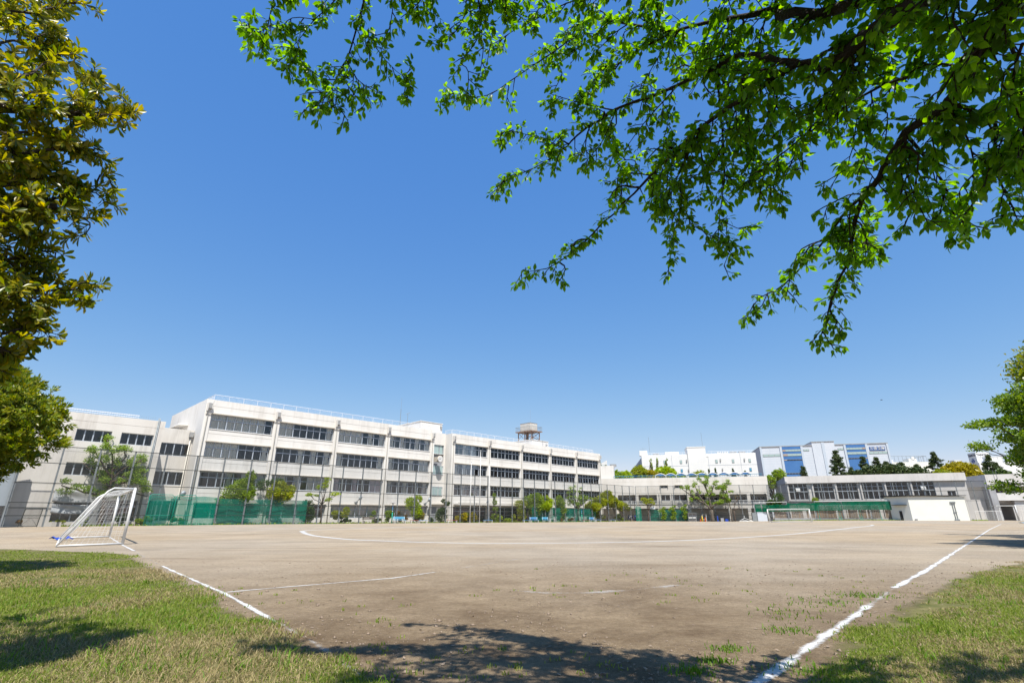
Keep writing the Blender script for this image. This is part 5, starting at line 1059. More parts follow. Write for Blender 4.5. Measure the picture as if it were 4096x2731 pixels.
x,y=FM.p(76.3,3.4)
pruned('gnarled bare limbed pruned tree with thick trunk beside the right lamp post',x,y,[[(0,0,2.2),(-1.0,0,3.6),(-2.4,0,4.4),(-3.6,0,5.9)],[(0,0,2.4),(-.3,0,4.2),(-1.2,0,5.6),(-1.0,0,7.4)],[(0,0,2.2),(1.2,0,3.4),(2.8,0,4.1),(4.6,0,5.2)],[(0,0,3.0),(.4,0,4.6),(1.6,0,5.7),(2.2,0,6.9)],[(-.9,0,3.6),(-1.6,.2,5.2),(-2.5,0,6.8)],[(1.0,0,3.3),(2.4,.2,4.6),(3.0,0,5.0),(4.2,0,4.6)]],'lf_pruned','bark_brown',.24,46,.55,90,.22,2.3,FM.rz,extra=[(2.6,.5,5.0,1.7,.9,.9),(1.6,.5,4.2,1.4,.9,.7),(-1.5,.6,4.0,1.4,.9,.8),(1.2,.4,2.9,.8,.6,.5)])
for s,lab,sd in ((82.0,'leafy tree left part of the olive canopy with slim trunk',47),(85.2,'olive tree second trunk of the joined canopy',48),(88.4,'olive tree third trunk of the joined canopy, tallest top',49),(91.5,'olive tree at the right end of the joined canopy',50)):
    hh={82.0:3.8,85.2:4.4,88.4:5.2,91.5:4.2}[s]; mt(lab,s,3.2,6,rc(8,0,0,hh,2.1,1.6,1.35,.7,1.05,sd)+([(.3,0,6.6,.9,.7,.5)] if s==88.4 else []),2900,.28,'lf_olive',tr=.13,seed=sd,group='joined olive canopy by the bench row')
shrub('light green shrub behind the canopy trunks',86.0,1.8,4.5,2.6,'lf_olive',900,51); shrub('fresh green shrub at the end of the bench row',93.0,3.2,2.2,1.7,'lf_mid',900,52)
def ct(label,s,n,h,cl,cnt,L,leaf,**k): x,y=FC.p(s,n); return tree(label,x,y,h,cl,cnt,L,leaf,**k)
ct('small olive tree before the fence corner beside the students',-3.3,.9,4.5,[(-1.2,0,3.6,1.1,.9,.7),(.2,0,3.9,1.2,.9,.7),(1.4,0,3.0,.9,.7,.5),(-.4,0,2.9,1.1,.8,.5)],1500,.26,'lf_olive',tr=.13,seed=60)
ct('bare looking slim tree with sparse crown on a small mound',2.8,.9,5.4,[(-.8,0,5.2,.9,.7,.5),(.8,0,5.0,1.0,.7,.6),(0,0,4.5,1.2,.8,.4),(1.4,0,4.3,.6,.5,.4)],700,.22,'lf_olive',tr=.16,seed=61,limb_r=.55)
for s,lab,sd,h in ((6.5,'climbing plant left on the dark green net',62,3.3),(8.8,'climbing plant middle on the dark green net',63,3.7),(11.6,'climbing plant right on the dark green net',64,3.9)): ct(lab,s,.5,h,[(-.3,0,h*.75,.8,.4,.6),(.3,0,h*.5,.7,.4,.6),(0,0,h*.25,.7,.4,.5),(.4,0,h*.95,.5,.3,.3)],520,.22,'lf_mid',tr=.05,seed=sd,group='climbing plants on the net')
x,y=FC.p(17.9,1.3)
pruned('big pruned tree with thick trunk and knuckled limbs before the pool building',x,y,[[(0,0,2.6),(-1.4,0,4.2),(-3.6,0,5.4),(-6.0,0,7.4)],[(0,0,2.8),(-.3,0,5.2),(-.6,0,7.2),(-1.6,0,9.8)],[(0,0,3.2),(1.4,0,4.2),(2.8,0,5.2),(3.2,0,7.0),(3.4,0,8.0)],[(-.4,0,5.6),(.9,0,7.6),(1.6,0,9.4)],[(-1.4,0,4.2),(-2.6,.2,6.4),(-3.2,0,8.6)],[(-2.6,0,5.0),(-4.4,0,6.4),(-4.8,0,8.4)],[(-.6,0,7.0),(-.9,.2,8.6),(0,0,10.0)]],'lf_pruned','bark_grey',.36,65,.7,120,.26,2.7,FC.rz)
x,y=FC.p(22.3,1.2)
pruned('slim dead topped tree with hanging leaf tufts right of the big pruned tree',x,y,[[(0,0,2.8),(-.2,0,5.0),(-.4,0,7.2),(-.3,0,8.8)],[(-.1,0,4.4),(-1.3,0,5.6),(-2.4,0,5.2)],[(-.3,0,6.0),(-1.4,0,7.4),(-2.0,0,7.6)]],'lf_pruned','bark_grey',.2,66,.75,150,.26,2.9,FC.rz)
x,y=FC.p(23.0,1.0)
pruned('bare dead tree with no leaves beside the slim tufted tree',x,y,[[(0,0,2.4),(.4,0,4.0),(.9,0,6.0)],[(.4,0,4.0),(1.6,0,5.6),(2.1,0,7.0)],[(.2,0,2.6),(1.4,0,3.2)]],'lf_red','bark_brown',.13,67,.3,8,.15,2.5,FC.rz)
def gt_(label,s,n,h,cl,cnt,L,leaf,**k): x,y=FG.p(s,n); return tree(label,x,y,h,cl,cnt,L,leaf,**k)
gt_('dense dark green bush against the gym end wall',1.2,.9,6.4,rc(7,0,0,3.4,2.6,1.6,1.8,.9,1.3,70)+[(.9,0,5.0,1.3,1.1,1.3)],3200,.28,'lf_dark',tr=.12,seed=70)
gt_('small yellow green bush before the second gym window',10.0,-1.2,5,[(0,0,4.4,.75,.6,.75),(.1,0,3.6,.6,.5,.5)],700,.25,'lf_bright',tr=.05,seed=71)
# hydrangea-like shrubs at the far left
for s,lab,lf,sd,w,h in ((-15.6,'flowering red azalea hedge by the left fence gate','lf_red',80,2.6,.8),(-12.2,'low brown shrub at the foot of the left tarpaulins','lf_olive',81,2.4,.6),(-10.3,'yellow green bush left of the pruned tree trunk','lf_bright',82,1.3,1.2),(-7.0,'dark green bush right of the pruned tree trunk','lf_dark',83,1.4,1.2),(-4.6,'broad bladed green plant at the corner of the left block','lf_mid',84,2.2,1.0),(-1.2,'low green shrub behind the left nets','lf_mid',85,2.0,.9)): shrub(lab,s,1.4 if s<-12 else 3.0,w,h,lf,900,sd,.2)
# ---- trees beyond the buildings
def bt(label,x,y,top,w,lf,cnt,seed,kind='round',group='trees beyond the buildings',L=.55):
    if kind=='round':
        rq=random.Random(seed); cl=[]; hz=min(w*.95,top*.3)
        for i in range(22):
            a=i*2.4; f=(i+.5)/22; rr=math.sqrt(1-(1-f)**2)*w*.8; cl.append((math.cos(a)*rr,math.sin(a)*rr*.8,top-hz+hz*(1-f)*.78+rq.uniform(-.3,.3)-.1*w*f,w*rq.uniform(.26,.4),w*rq.uniform(.26,.4),w*rq.uniform(.2,.3)))
        cl+=[(math.cos(i)*w*.6,math.sin(i)*w*.5,top-hz*1.5,w*.45,w*.45,w*.45) for i in (0,1.5,3,4.6)]; L=max(.4,w*.16); cnt=int(cnt*1.3)
    elif kind=='cone':
        rq=random.Random(seed); cl=[]
        for i in range(34): f=rq.random(); a=rq.uniform(0,6.28); rr=w*(1-f)*rq.uniform(.3,.9); cl.append((math.cos(a)*rr,math.sin(a)*rr,top*(.55+.43*f)-rr*.25,w*.28*(1.15-f),w*.28*(1.15-f),w*.16))
        cl.append((0,0,top-.5,.18,.18,.5))
    elif kind=='spire':
        rq=random.Random(seed); cl=[]
        for i in range(16): f=i/15; cl.append((rq.gauss(0,.18),rq.gauss(0,.18),top*(.6+.4*f),w*(.75-.5*f)*rq.uniform(.6,1.2),w*(.75-.5*f),top*.028))
    return tree(label,x,y,top,cl,cnt,L,lf,'bark_brown',.22,seed,1,'broadleaf_tree',group,z=-.4,hollow=.55)
bt('blue green conifer beside the saw roof hall',26,152,16.3,2.2,'lf_dark',1500,90,'cone'); bt('shorter blue green conifer right of the first behind the stair house',27.9,154,15.6,1.8,'lf_dark',1100,91,'cone')
bt('olive tree low behind the stair house',25.6,148,12.6,2.0,'lf_olive',1200,92)
bt('fresh green tree left end of the row behind the pool roof',31.6,158,14.2,2.6,'lf_mid',1800,93); bt('bright green tree second in the row behind the pool roof',35.0,160,14.4,2.4,'lf_bright',1900,94); bt('olive brown tree rising before the factory corner',39.3,160,16.0,2.5,'lf_olive',1800,95); bt('yellowish tree right of the olive brown one',43.0,161,14.8,2.8,'lf_yellow',1900,96)
bt('large bright yellow green dome tree before the factory',48.0,163,15.9,4.4,'lf_bright',4200,97); bt('golden tree at the foot of the large dome tree',44.8,156,13.2,2.6,'lf_yellow',1700,98); bt('golden tree right of the large dome tree',50.5,157,13.0,2.8,'lf_bright',1700,99)
for i,(x,tp,lab) in enumerate([(45.9,18.6,'thin spire tree left of three before the factory'),(47.9,18.9,'thin spire tree middle of three before the factory'),(50.9,18.6,'thin spire tree right of three before the factory')]): bt(lab,x,170,tp,.9,'lf_mid',420,100+i,'spire',L=.45)
bt('flat olive tree behind the sunshades',58.2,162,14.5,3.2,'lf_olive',1800,104); bt('dark conifer right of the flat olive tree',62,163,15.1,1.4,'lf_dark',700,105,'cone'); bt('second dark conifer behind the sunshades',64,163,15.5,1.7,'lf_dark',800,106,'cone'); bt('drooping conifer before the third factory window',68.7,161,15.2,2.2,'lf_dark',1000,107,'cone'); bt('small conifer at the right end of the sunshades',72.4,161,14.6,1.8,'lf_dark',900,108,'cone')
bt('low green hedge tree behind the right sunshades',66,152,12.0,3.2,'lf_mid',1200,109); bt('low green tree at the end of the blue roof rail',74,150,12.3,2.0,'lf_mid',800,110)
bt('round airy light green tree before the warehouse corner',77.2,150,14.0,1.9,'lf_mid',800,111,L=.4)
def pine(label,x,y,top,w,seed,cnt=1600,zlow=.45,group='dark pines behind the gym'):
    rn=random.Random(seed); t=thing('pine_tree',label,'tree',(x,y,-.4),0,group); MB().tube(wander((0,0,-.2),(.3,0,top*.97),6,.012,rn),[.32,.3,.26,.22,.17,.1,.03],7).build('trunk','bark_brown',t,True)
    b=MB(); cl=[]; k=13
    for i in range(k):
        f=i/(k-1); z=top*(zlow+(1-zlow)*f*.97); r=w*(1-.86*f**1.2)*rn.uniform(.6,1.1)
        for j in range(6 if f<.8 else 4):
            a=rn.uniform(0,6.28); rr=r*rn.uniform(.55,1.05); e=Vector((math.cos(a)*rr,math.sin(a)*rr,z+rr*.12)); b.tube([(.2*f,0,z-.3),tuple(e*.55+Vector((0,0,(z-.15)*.45))),tuple(e)],[.08,.05,.02],4,False)
            for q_ in (.45,.72,1.0): cl.append((e.x*q_,e.y*q_,z+rr*.12*q_+rn.uniform(-.25,.45),.62*rn.uniform(.7,1.15),.62*rn.uniform(.7,1.15),.34*rn.uniform(.7,1.2)))
    cl.append((.3,0,top-.3,.4,.4,.6)); b.build('branches','bark_brown',t)
    v,f=crown(cl,cnt*2,.6,seed,.9,.3,.15); npmesh('crown',v,f,'lf_pine',t); return t
pine('tallest pine standing alone before the warehouse middle',104.2,165,20.8,5.0,120,4200,.42); pine('small pine left before the lower warehouse wall',92.8,165,15.7,2.6,121,1500,.6); pine('small pine right beside the tallest pine',110.0,168,15.7,2.4,122,1400,.6)
pine('pine left in the clump under the blue sign',112.6,165,18.9,4.3,123,3400,.35); pine('pine middle in the clump under the blue sign',116.8,165,18.7,4.4,124,3400,.35); pine('pine right in the clump under the blue sign',120.3,166,17.4,4.2,125,3200,.35); pine('low pine right of the clump under the blue sign',123.5,164,16.9,4.4,126,3200,.35); pine('low pine before the beige office wall',127.5,163,16.2,4.4,127,3000,.35)
pine('tall open pine left of the golden dome tree',136.5,166,20.4,5.2,128,3600,.45); pine('dark pine before the lettered cube',152.5,165,19.4,5.0,129,3800,.4); pine('dark pine right of the lettered cube',157.5,168,17.4,4.6,130,3000,.4)
bt('golden yellow dome tree behind the gym roof',138.2,160,17.2,5.4,'lf_yellow',5200,131); bt('golden olive tree left under the dome tree',131.0,158,14.6,3.2,'lf_olive',1800,132); bt('dark broad tree between the dome tree and the concrete wing',149.5,160,14.6,4.6,'lf_dark',3000,133); bt('dark brown tree behind the concrete wing roof',158,170,15.2,6.0,'lf_dark',3200,134)
for i,(x,tp,w_,lf,lab) in enumerate([(113.2,16.4,4.4,'lf_pine','low dark tree filling the left of the pine row'),(118.8,16.6,4.4,'lf_pine','low dark tree filling the middle of the pine row'),(125.5,15.8,5.0,'lf_pine','low dark tree filling the right of the pine row'),(107.8,14.9,3.4,'lf_pine','low dark tree at the foot of the tallest pine')]): bt(lab,x,162,tp,w_,lf,2200,300+i)
# ---- trees at the right edge, some twenty metres off
def layered(label,x,y,top,w,seed,lf='lf_sidecherry',cnt=9000,zlow=1.9,L=.13):
    rn=random.Random(seed); cl=[]
    for i in range(74):
        a=rn.uniform(0,6.28); f=rn.random(); z=zlow+(top-zlow)*f; r=w*math.sqrt(max(.05,1-((f-.4)/.62)**2))*rn.uniform(.35,1.0); cl.append((math.cos(a)*r,math.sin(a)*r,z,rn.uniform(.5,1.0),rn.uniform(.5,1.0),rn.uniform(.16,.34)))
    return tree(label,x,y,top,cl,cnt,L,lf,'bark_brown',.22,seed,1,'cherry_tree','trees along the right touchline',z=0,fork=.7,hollow=.1,limb_r=.3)
layered('layered cherry tree at the right edge over the touchline shade',22.7,18.8,7.0,3.8,140,cnt=26000,zlow=.9)
tree('dense yellow green evergreen at the right edge above the cherry',25.6,22.0,8.8,rc(9,0,0,6.6,3.4,2.6,2.2,1.0,1.4,141),9000,.16,'lf_bay2','bark_brown',.2,141,1,'evergreen_tree','trees along the right touchline',z=0)
tree('dense leafy tree filling the right edge between the two cherries',26.0,22.4,7.6,rc(16,0,0,4.2,3.3,3.0,3.2,.8,1.2,143),16000,.16,'lf_sidecherry','bark_brown',.2,143,1,'broadleaf_tree','trees along the right touchline',z=0)
layered('farther cherry tree behind the one at the right edge',31.5,28.5,7.4,4.2,142,cnt=9000,L=.17)
# ---------------------------------------------------------------- leaves close to the camera
def leaf_shape(kind):
    """one leaf along +Y, folded on its midrib, tip drooping"""
    if kind=='cherry': prof=[(0,.06),(.18,.34),(.42,.5),(.66,.40),(.84,.19),(1.0,0)]; W=.54; dr=.16
    else: prof=[(0,.05),(.25,.20),(.5,.40),(.72,.5),(.9,.30),(1.0,0)]; W=.34; dr=.10
    v=[];f=[]
    for t,w in prof: z=-dr*t*t; v+=[(-w*W,t,z+.13*w),(0,t,z),(w*W,t,z+.13*w)]
    for i in range(len(prof)-1):
        a=3*i; f+=[(a,a+1,a+4,a+3),(a+1,a+2,a+5,a+4)]
    return np.array(v),np.array(f)
def place_leaves(root,items,kind,mname,nobj,label):
    """items: (base, direction, normal hint, size). The largest in view become objects, the rest one mass"""
    v,f=leaf_shape(kind); cam_p=Vector((0,0,1.2))
    def seen(p):
        if p.y<.5: return 0
        Z=p.z-1.2; c=p.y*.9458+Z*.3248; u=(p.x/c)*.4915; w=(-p.y*.3248+Z*.9458)/c*.4915
        return 1 if abs(u)<.5 and abs(w)<.334 else 0
    key=sorted(range(len(items)),key=lambda i:-(items[i][3]/(items[i][0]-cam_p).length)*seen(items[i][0]))
    top=set(key[:nobj]); me=bpy.data.meshes.new('leaf'); me.from_pydata([tuple(p) for p in v],[],[tuple(int(q) for q in p) for p in f]); me.polygons.foreach_set('use_smooth',[True]*len(me.polygons)); me.materials.append(MT[mname])
    V=[];F=[];n=0
    for i,(b,d,nh,s) in enumerate(items):
        d=d.normalized(); x=d.cross(nh)
        if x.length<1e-4: x=Vector((1,0,0))
        x.normalize(); z=x.cross(d)
        M=Matrix(((x.x,d.x,z.x,b.x),(x.y,d.y,z.y,b.y),(x.z,d.z,z.z,b.z),(0,0,0,1)))
        if i in top:
            o=bpy.data.objects.new('leaf',me); C.objects.link(o); o.parent=root; o.matrix_local=root.matrix_world.inverted()@M@Matrix.Scale(s,4)
        else:
            A=np.array(M)[:3,:3]*s; V.append(v@A.T+np.array(b)); F.append(f+n); n+=len(v)
    o=npmesh('foliage',np.concatenate(V)-np.array(root.location),np.concatenate(F),mname,root,True); o['kind']='stuff'
def smooth_path(pts,k=3):
    P=[Vector(p) for p in pts]; out=[]
    for i in range(len(P)-1):
        a=P[max(i-1,0)]; b=P[i]; c=P[i+1]; d=P[min(i+2,len(P)-1)]
        for j in range(k):
            t=j/k; out.append(.5*((2*b)+(c-a)*t+(2*a-5*b+4*c-d)*t*t+(3*b-a-3*c+d)*t**3))
    out.append(P[-1]); return out
def near_tree(name,label,base,trunk,data,leaf,bark,lsize,kind,seed,nobj,twig_step,cl,twlen,droop,bough=(.3,(.25,.6))):
    rn=random.Random(seed); t=thing(name,label,'tree',base); B=Vector(base)
    bpy.context.view_layer.update()
    MB().tube([Vector(p)-B for p in trunk[0]],trunk[1],14).build('trunk',bark,t,True)
    items=[]; data=list(data)
    for (r0,r1,pts) in list(data):
        P=smooth_path(pts,3); L=sum((b-a).length for a,b in zip(P,P[1:])); k=int(L/(bough[0]*(.85 if r0>.03 else 1))) if L>.35 else 0
        for i in range(k):
            j=rn.randrange(0,len(P)-1); p=P[j].lerp(P[j+1],rn.random()); ax=(P[j+1]-P[j]).normalized(); s=Vector((rn.gauss(0,1),rn.gauss(0,1),rn.gauss(-.15,.75))); s=(s-ax*s.dot(ax)).normalized(); d=(s+ax*.9).normalized(); ln=rn.uniform(*bough[1])*(1-.6*(j/len(P)) if r0>.008 else .6)
            a=p+d*ln*.5+Vector((rn.gauss(0,.04),rn.gauss(0,.04),.02)); e=p+d*ln+Vector((0,0,-.22*ln)); data.append((min(.009,r0*.5),.003,[tuple(p),tuple(a),tuple(e)]))
    m=MB(); hang=MB()
    for (r0,r1,pts) in data:
        P=smooth_path(pts,3); n=len(P); P=[p+Vector((rn.gauss(0,1),rn.gauss(0,1),rn.gauss(0,1)))*min(.012,r0*.25)*(0 if i in (0,n-1) else 1) for i,p in enumerate(P)]
        rad=[r0+(r1-r0)*(i/(n-1))**.8 for i in range(n)]; rad=[a*rn.uniform(.94,1.08) for a in rad]
        MB().tube([p-B for p in P],rad,10 if r0>.03 else 6).build('limb',bark,t,True)
        # side twigs with leaf whorls at their ends
        L=sum((P[i+1]-P[i]).length for i in range(n-1)); acc=0; nxt=rn.uniform(.02,.1)+(.12*L if r0>.035 else 0)
        tips=[(P[-1],(P[-1]-P[-2]).normalized())]
        for i in range(n-1):
            seg=(P[i+1]-P[i]); l=seg.length
            while nxt<acc+l:
                p=P[i]+seg*((nxt-acc)/l); ax=seg.normalized(); s=Vector((rn.gauss(0,1),rn.gauss(0,1),rn.gauss(-.1,.8))); s=(s-ax*s.dot(ax)).normalized(); d=(s*.9+ax*.75).normalized()
                ln=rn.uniform(*twlen)*(1.0 if r0<.02 else 1.3); q=p+d*ln*.5+Vector((0,0,droop*.15*ln)); e=p+d*ln+Vector((0,0,droop*ln))
                m.tube([p-B,q-B,e-B],[.0045,.0035,.0022],4,False); tips.append((e,(e-q).normalized()))
                if rn.random()<.75: tips.append((q,(d+s*.3).normalized()))
                if rn.random()<.6:
                    d2=(d+Vector((rn.gauss(0,.6),rn.gauss(0,.6),rn.gauss(-.1,.5)))).normalized(); e2=q+d2*ln*.6; m.tube([q-B,e2-B],[.003,.002],4,False); tips.append((e2,d2))
                nxt+=twig_step*rn.uniform(.5,1.5)
            acc+=l
        for (p,d) in tips:
            k=rn.randint(*cl)
            for j in range(k):
                if kind=='cherry':
                    dd=(d*.35+Vector((rn.gauss(0,.75),rn.gauss(0,.75),rn.gauss(-.55,.5)))).normalized(); nh=Vector((rn.gauss(0,.5),rn.gauss(0,.5),1)); b=p-d*rn.uniform(0,.05)+dd*.018
                else:
                    a=6.283*j/k+rn.uniform(-.3,.3); u=d.orthogonal().normalized(); w=d.cross(u); o=u*math.cos(a)+w*math.sin(a); dd=(d*rn.uniform(.25,1.0)+o*.9+Vector((0,0,rn.gauss(-.12,.2)))).normalized(); nh=(d*1.0-o*.3+Vector((0,0,.35))); b=p-d*rn.uniform(0,.045)
                items.append((b,dd,nh,lsize*rn.uniform(.62,1.15)))
    m.build('twigs',bark,t)['kind']='stuff'
    place_leaves(t,items,kind,leaf,nobj,label); return len(items)
CH=[
 (0.05355,0.03162,[(1.95,1.20,3.16),(1.86,1.38,3.23),(1.79,1.56,3.28),(1.74,1.86,3.40),(1.69,2.10,3.48)]),
 (0.02295,0.00306,[(1.69,2.10,3.48),(1.61,2.28,3.74),(1.51,2.46,4.00),(1.44,2.64,4.12),(1.24,2.94,4.23),(0.85,3.30,4.34),(0.56,3.54,4.29),(0.43,3.66,4.23),(0.09,3.84,4.14),(-0.09,3.90,4.10)]),
 (0.0204,0.00306,[(1.66,2.10,3.49),(1.61,2.16,3.59),(1.44,2.40,3.61),(1.25,2.70,3.62),(1.18,2.88,3.63),(1.02,3.12,3.57),(0.90,3.42,3.54),(0.69,3.72,3.44),(0.41,4.02,3.32),(0.13,4.20,3.32)]),
 (0.04845,0.0255,[(1.95,1.20,3.16),(2.05,1.38,3.18),(2.07,1.56,3.20),(2.12,1.80,3.16),(2.16,1.98,3.12)]),
 (0.0255,0.00357,[(2.16,1.98,3.12),(2.14,2.22,3.15),(2.19,2.52,3.11),(2.20,2.70,3.07),(2.27,2.94,2.99),(2.32,3.12,2.86),(2.36,3.36,2.74),(2.35,3.48,2.60),(2.34,3.60,2.47)]),
 (0.01122,0.00255,[(2.19,2.58,3.08),(2.17,2.88,3.05),(2.16,3.18,2.97),(2.08,3.48,2.86),(1.94,3.60,2.80),(1.87,3.66,2.71)]),
 (0.04335,0.0255,[(1.95,1.20,3.16),(1.93,1.44,3.39),(1.81,1.80,3.60),(1.66,2.16,3.94),(1.63,2.34,4.22)]),
 (0.02295,0.0102,[(1.63,2.34,4.22),(1.49,2.52,4.39),(1.24,2.88,4.70)]),
 (0.01122,0.00255,[(1.24,2.88,4.70),(0.83,3.12,5.11),(0.71,3.18,5.22),(0.45,3.36,5.13),(0.09,3.60,5.06),(-0.24,3.78,4.98),(-0.62,3.90,5.06)]),
 (0.0102,0.00306,[(1.24,2.88,4.70),(0.96,3.06,4.68),(0.86,3.12,4.63),(0.79,3.18,4.56),(0.59,3.30,4.45)]),
 (0.0357,0.0102,[(1.93,1.44,3.39),(1.65,1.80,4.07),(0.88,2.16,4.60),(-0.08,2.46,4.99),(-1.09,2.64,4.98),(-1.77,2.76,5.15)]),
 (0.0102,0.00204,[(-1.03,2.64,5.07),(-1.09,2.70,4.80),(-1.17,2.82,4.68),(-1.26,2.94,4.50),(-1.35,3.00,4.36),(-1.41,3.06,4.26),(-1.40,3.09,4.18)]),
 (0.0051,0.00153,[(-1.15,2.82,4.70),(-1.04,2.91,4.57),(-0.94,3.00,4.49),(-0.83,3.06,4.42)]),
 (0.0051,0.00153,[(-1.26,2.94,4.47),(-1.19,3.00,4.36),(-1.12,3.06,4.34),(-1.02,3.12,4.32)]),
 (0.00459,0.00153,[(-1.35,3.00,4.35),(-1.49,3.06,4.43),(-1.67,3.12,4.63),(-1.78,3.15,4.78)]),
 (0.00765,0.00153,[(-1.77,2.76,5.15),(-1.84,2.82,4.96),(-1.88,2.88,4.74),(-1.92,2.94,4.66),(-2.00,3.00,4.59)]),
 (0.00408,0.00153,[(-1.88,2.88,4.76),(-2.00,2.94,4.76),(-2.14,2.97,4.92)]),
 (0.00612,0.00153,[(-1.14,2.64,4.94),(-1.36,2.76,4.83),(-1.54,2.88,4.80),(-1.65,2.94,4.70),(-1.74,3.00,4.68)]),
 (0.00612,0.00153,[(-0.77,2.58,4.90),(-0.87,2.70,4.80),(-0.92,2.82,4.70),(-0.98,2.88,4.62)]),
 (0.00714,0.00153,[(-0.21,2.58,4.90),(-0.31,2.70,4.76),(-0.42,2.82,4.63),(-0.56,2.88,4.56)]),
 (0.00714,0.00153,[(-0.08,2.58,4.90),(-0.18,2.76,4.70),(-0.28,2.88,4.59),(-0.38,2.94,4.47),(-0.42,3.00,4.43)]),
 (0.00612,0.00153,[(1.18,2.88,3.63),(1.15,3.12,3.57),(1.20,3.36,3.29),(1.24,3.54,3.06),(1.20,3.60,2.97)]),
 (0.00612,0.00153,[(1.49,2.94,3.51),(1.53,3.06,3.48),(1.57,3.36,3.21),(1.62,3.42,3.09)]),
 (0.00408,0.00153,[(1.56,3.30,3.32),(1.72,3.36,3.27),(1.84,3.42,3.29)]),
 (0.01326,0.00255,[(2.18,1.98,3.13),(2.51,2.10,3.12),(2.63,2.28,3.04),(2.91,2.52,2.96),(3.06,2.64,2.87)]),
 (0.00816,0.00204,[(1.94,1.92,3.23),(1.92,2.16,3.36),(1.76,2.52,3.37),(1.67,2.76,3.36),(1.57,2.94,3.33)]),
 (0.01224,0.00306,[(1.49,2.52,4.39),(1.44,2.70,4.16),(1.49,2.88,3.82),(1.52,3.00,3.56),(1.54,3.18,3.40)]),
 (0.00816,0.00204,[(1.40,2.40,3.58),(1.42,2.52,3.64),(1.41,2.88,3.52),(1.27,3.06,3.48)]),
 (0.00714,0.00204,[(0.85,3.30,4.34),(0.58,3.42,4.54),(0.33,3.54,4.76)]),
 (0.00612,0.00204,[(0.47,3.60,4.19),(0.29,3.72,4.41),(-0.02,3.84,4.62)]),
 (0.00714,0.00204,[(2.32,3.12,2.83),(2.58,3.24,3.06),(2.78,3.36,3.44)]),
 (0.0102,0.00255,[(2.14,2.22,3.15),(2.54,2.52,3.15),(2.82,2.76,3.07),(2.86,2.88,3.05)]),
 (0.00918,0.00255,[(2.04,1.56,3.13),(2.36,1.80,3.18),(2.53,1.98,3.12),(2.64,2.16,3.04)]),
 (0.0102,0.00255,[(1.74,1.86,3.40),(1.89,2.16,3.48),(1.88,2.40,3.46),(1.85,2.58,3.46),(1.84,2.88,3.33),(1.85,3.00,3.20)]),
 (0.00816,0.00204,[(1.65,1.80,4.07),(1.68,2.04,4.12),(1.28,2.52,4.64),(1.00,2.76,4.88)]),
 (0.00816,0.00204,[(0.88,2.16,4.60),(0.78,2.52,4.72),(0.42,2.88,4.99),(0.09,3.12,5.05),(-0.10,3.24,5.05)]),
 (0.00714,0.00204,[(1.69,2.10,3.48),(1.99,2.34,3.44),(2.17,2.52,3.34),(2.19,2.70,3.29)]),
 (0.00714,0.00204,[(2.12,1.80,3.16),(2.13,1.98,3.38),(2.09,2.16,3.42),(2.05,2.34,3.34)]),
 (0.00714,0.00204,[(2.16,1.98,3.12),(2.47,2.22,3.09),(2.68,2.46,3.02)]),
 (0.00714,0.00204,[(2.07,1.56,3.20),(2.15,1.80,3.42),(2.08,1.98,3.46)]),
 (0.00714,0.00204,[(1.63,2.34,4.22),(1.63,2.52,4.12),(1.74,2.70,3.97),(1.87,2.82,3.82)]),
 (0.00612,0.00204,[(1.24,2.88,4.70),(1.12,3.06,4.56),(1.05,3.24,4.48)]),
 (0.00612,0.00204,[(1.24,2.94,4.23),(1.04,3.18,4.11),(0.90,3.36,3.97)]),
 (0.00612,0.00204,[(1.25,2.70,3.62),(1.18,3.00,3.41),(1.33,3.24,3.21)]),
 (0.00612,0.00204,[(2.19,2.52,3.11),(2.49,2.70,3.13),(2.69,2.82,3.11)]),
 (0.00612,0.00204,[(2.63,2.28,3.04),(2.63,2.46,3.02),(2.68,2.58,3.01)]),
 (0.00612,0.00204,[(0.83,3.12,5.11),(0.58,3.30,5.02),(0.40,3.42,4.96)]),
 (0.00612,0.00204,[(1.49,2.52,4.39),(1.40,2.76,4.40),(1.28,2.94,4.52)]),
 (0.00714,0.00204,[(2.18,1.62,3.10),(2.35,1.86,3.08),(2.56,2.04,3.02),(2.72,2.28,2.94)]),
 (0.00612,0.00204,[(-0.24,2.64,4.89),(0.01,2.88,4.90),(0.19,3.00,4.91)]),
 (0.00612,0.00204,[(0.85,3.30,4.34),(0.75,3.48,4.16),(0.57,3.60,3.99)]),
 (0.00612,0.00204,[(1.02,3.12,3.57),(0.90,3.30,3.72),(0.79,3.42,3.72)]),
 (0.00612,0.00204,[(2.17,2.88,3.05),(2.40,3.12,3.00),(2.63,3.30,2.95)]),
 (0.00612,0.00204,[(1.74,1.86,3.40),(2.06,1.98,3.71),(2.28,2.10,3.76)]),
 (0.00816,0.00204,[(-0.08,2.46,4.99),(-0.57,2.70,4.93),(-0.78,2.82,4.82)]),
]
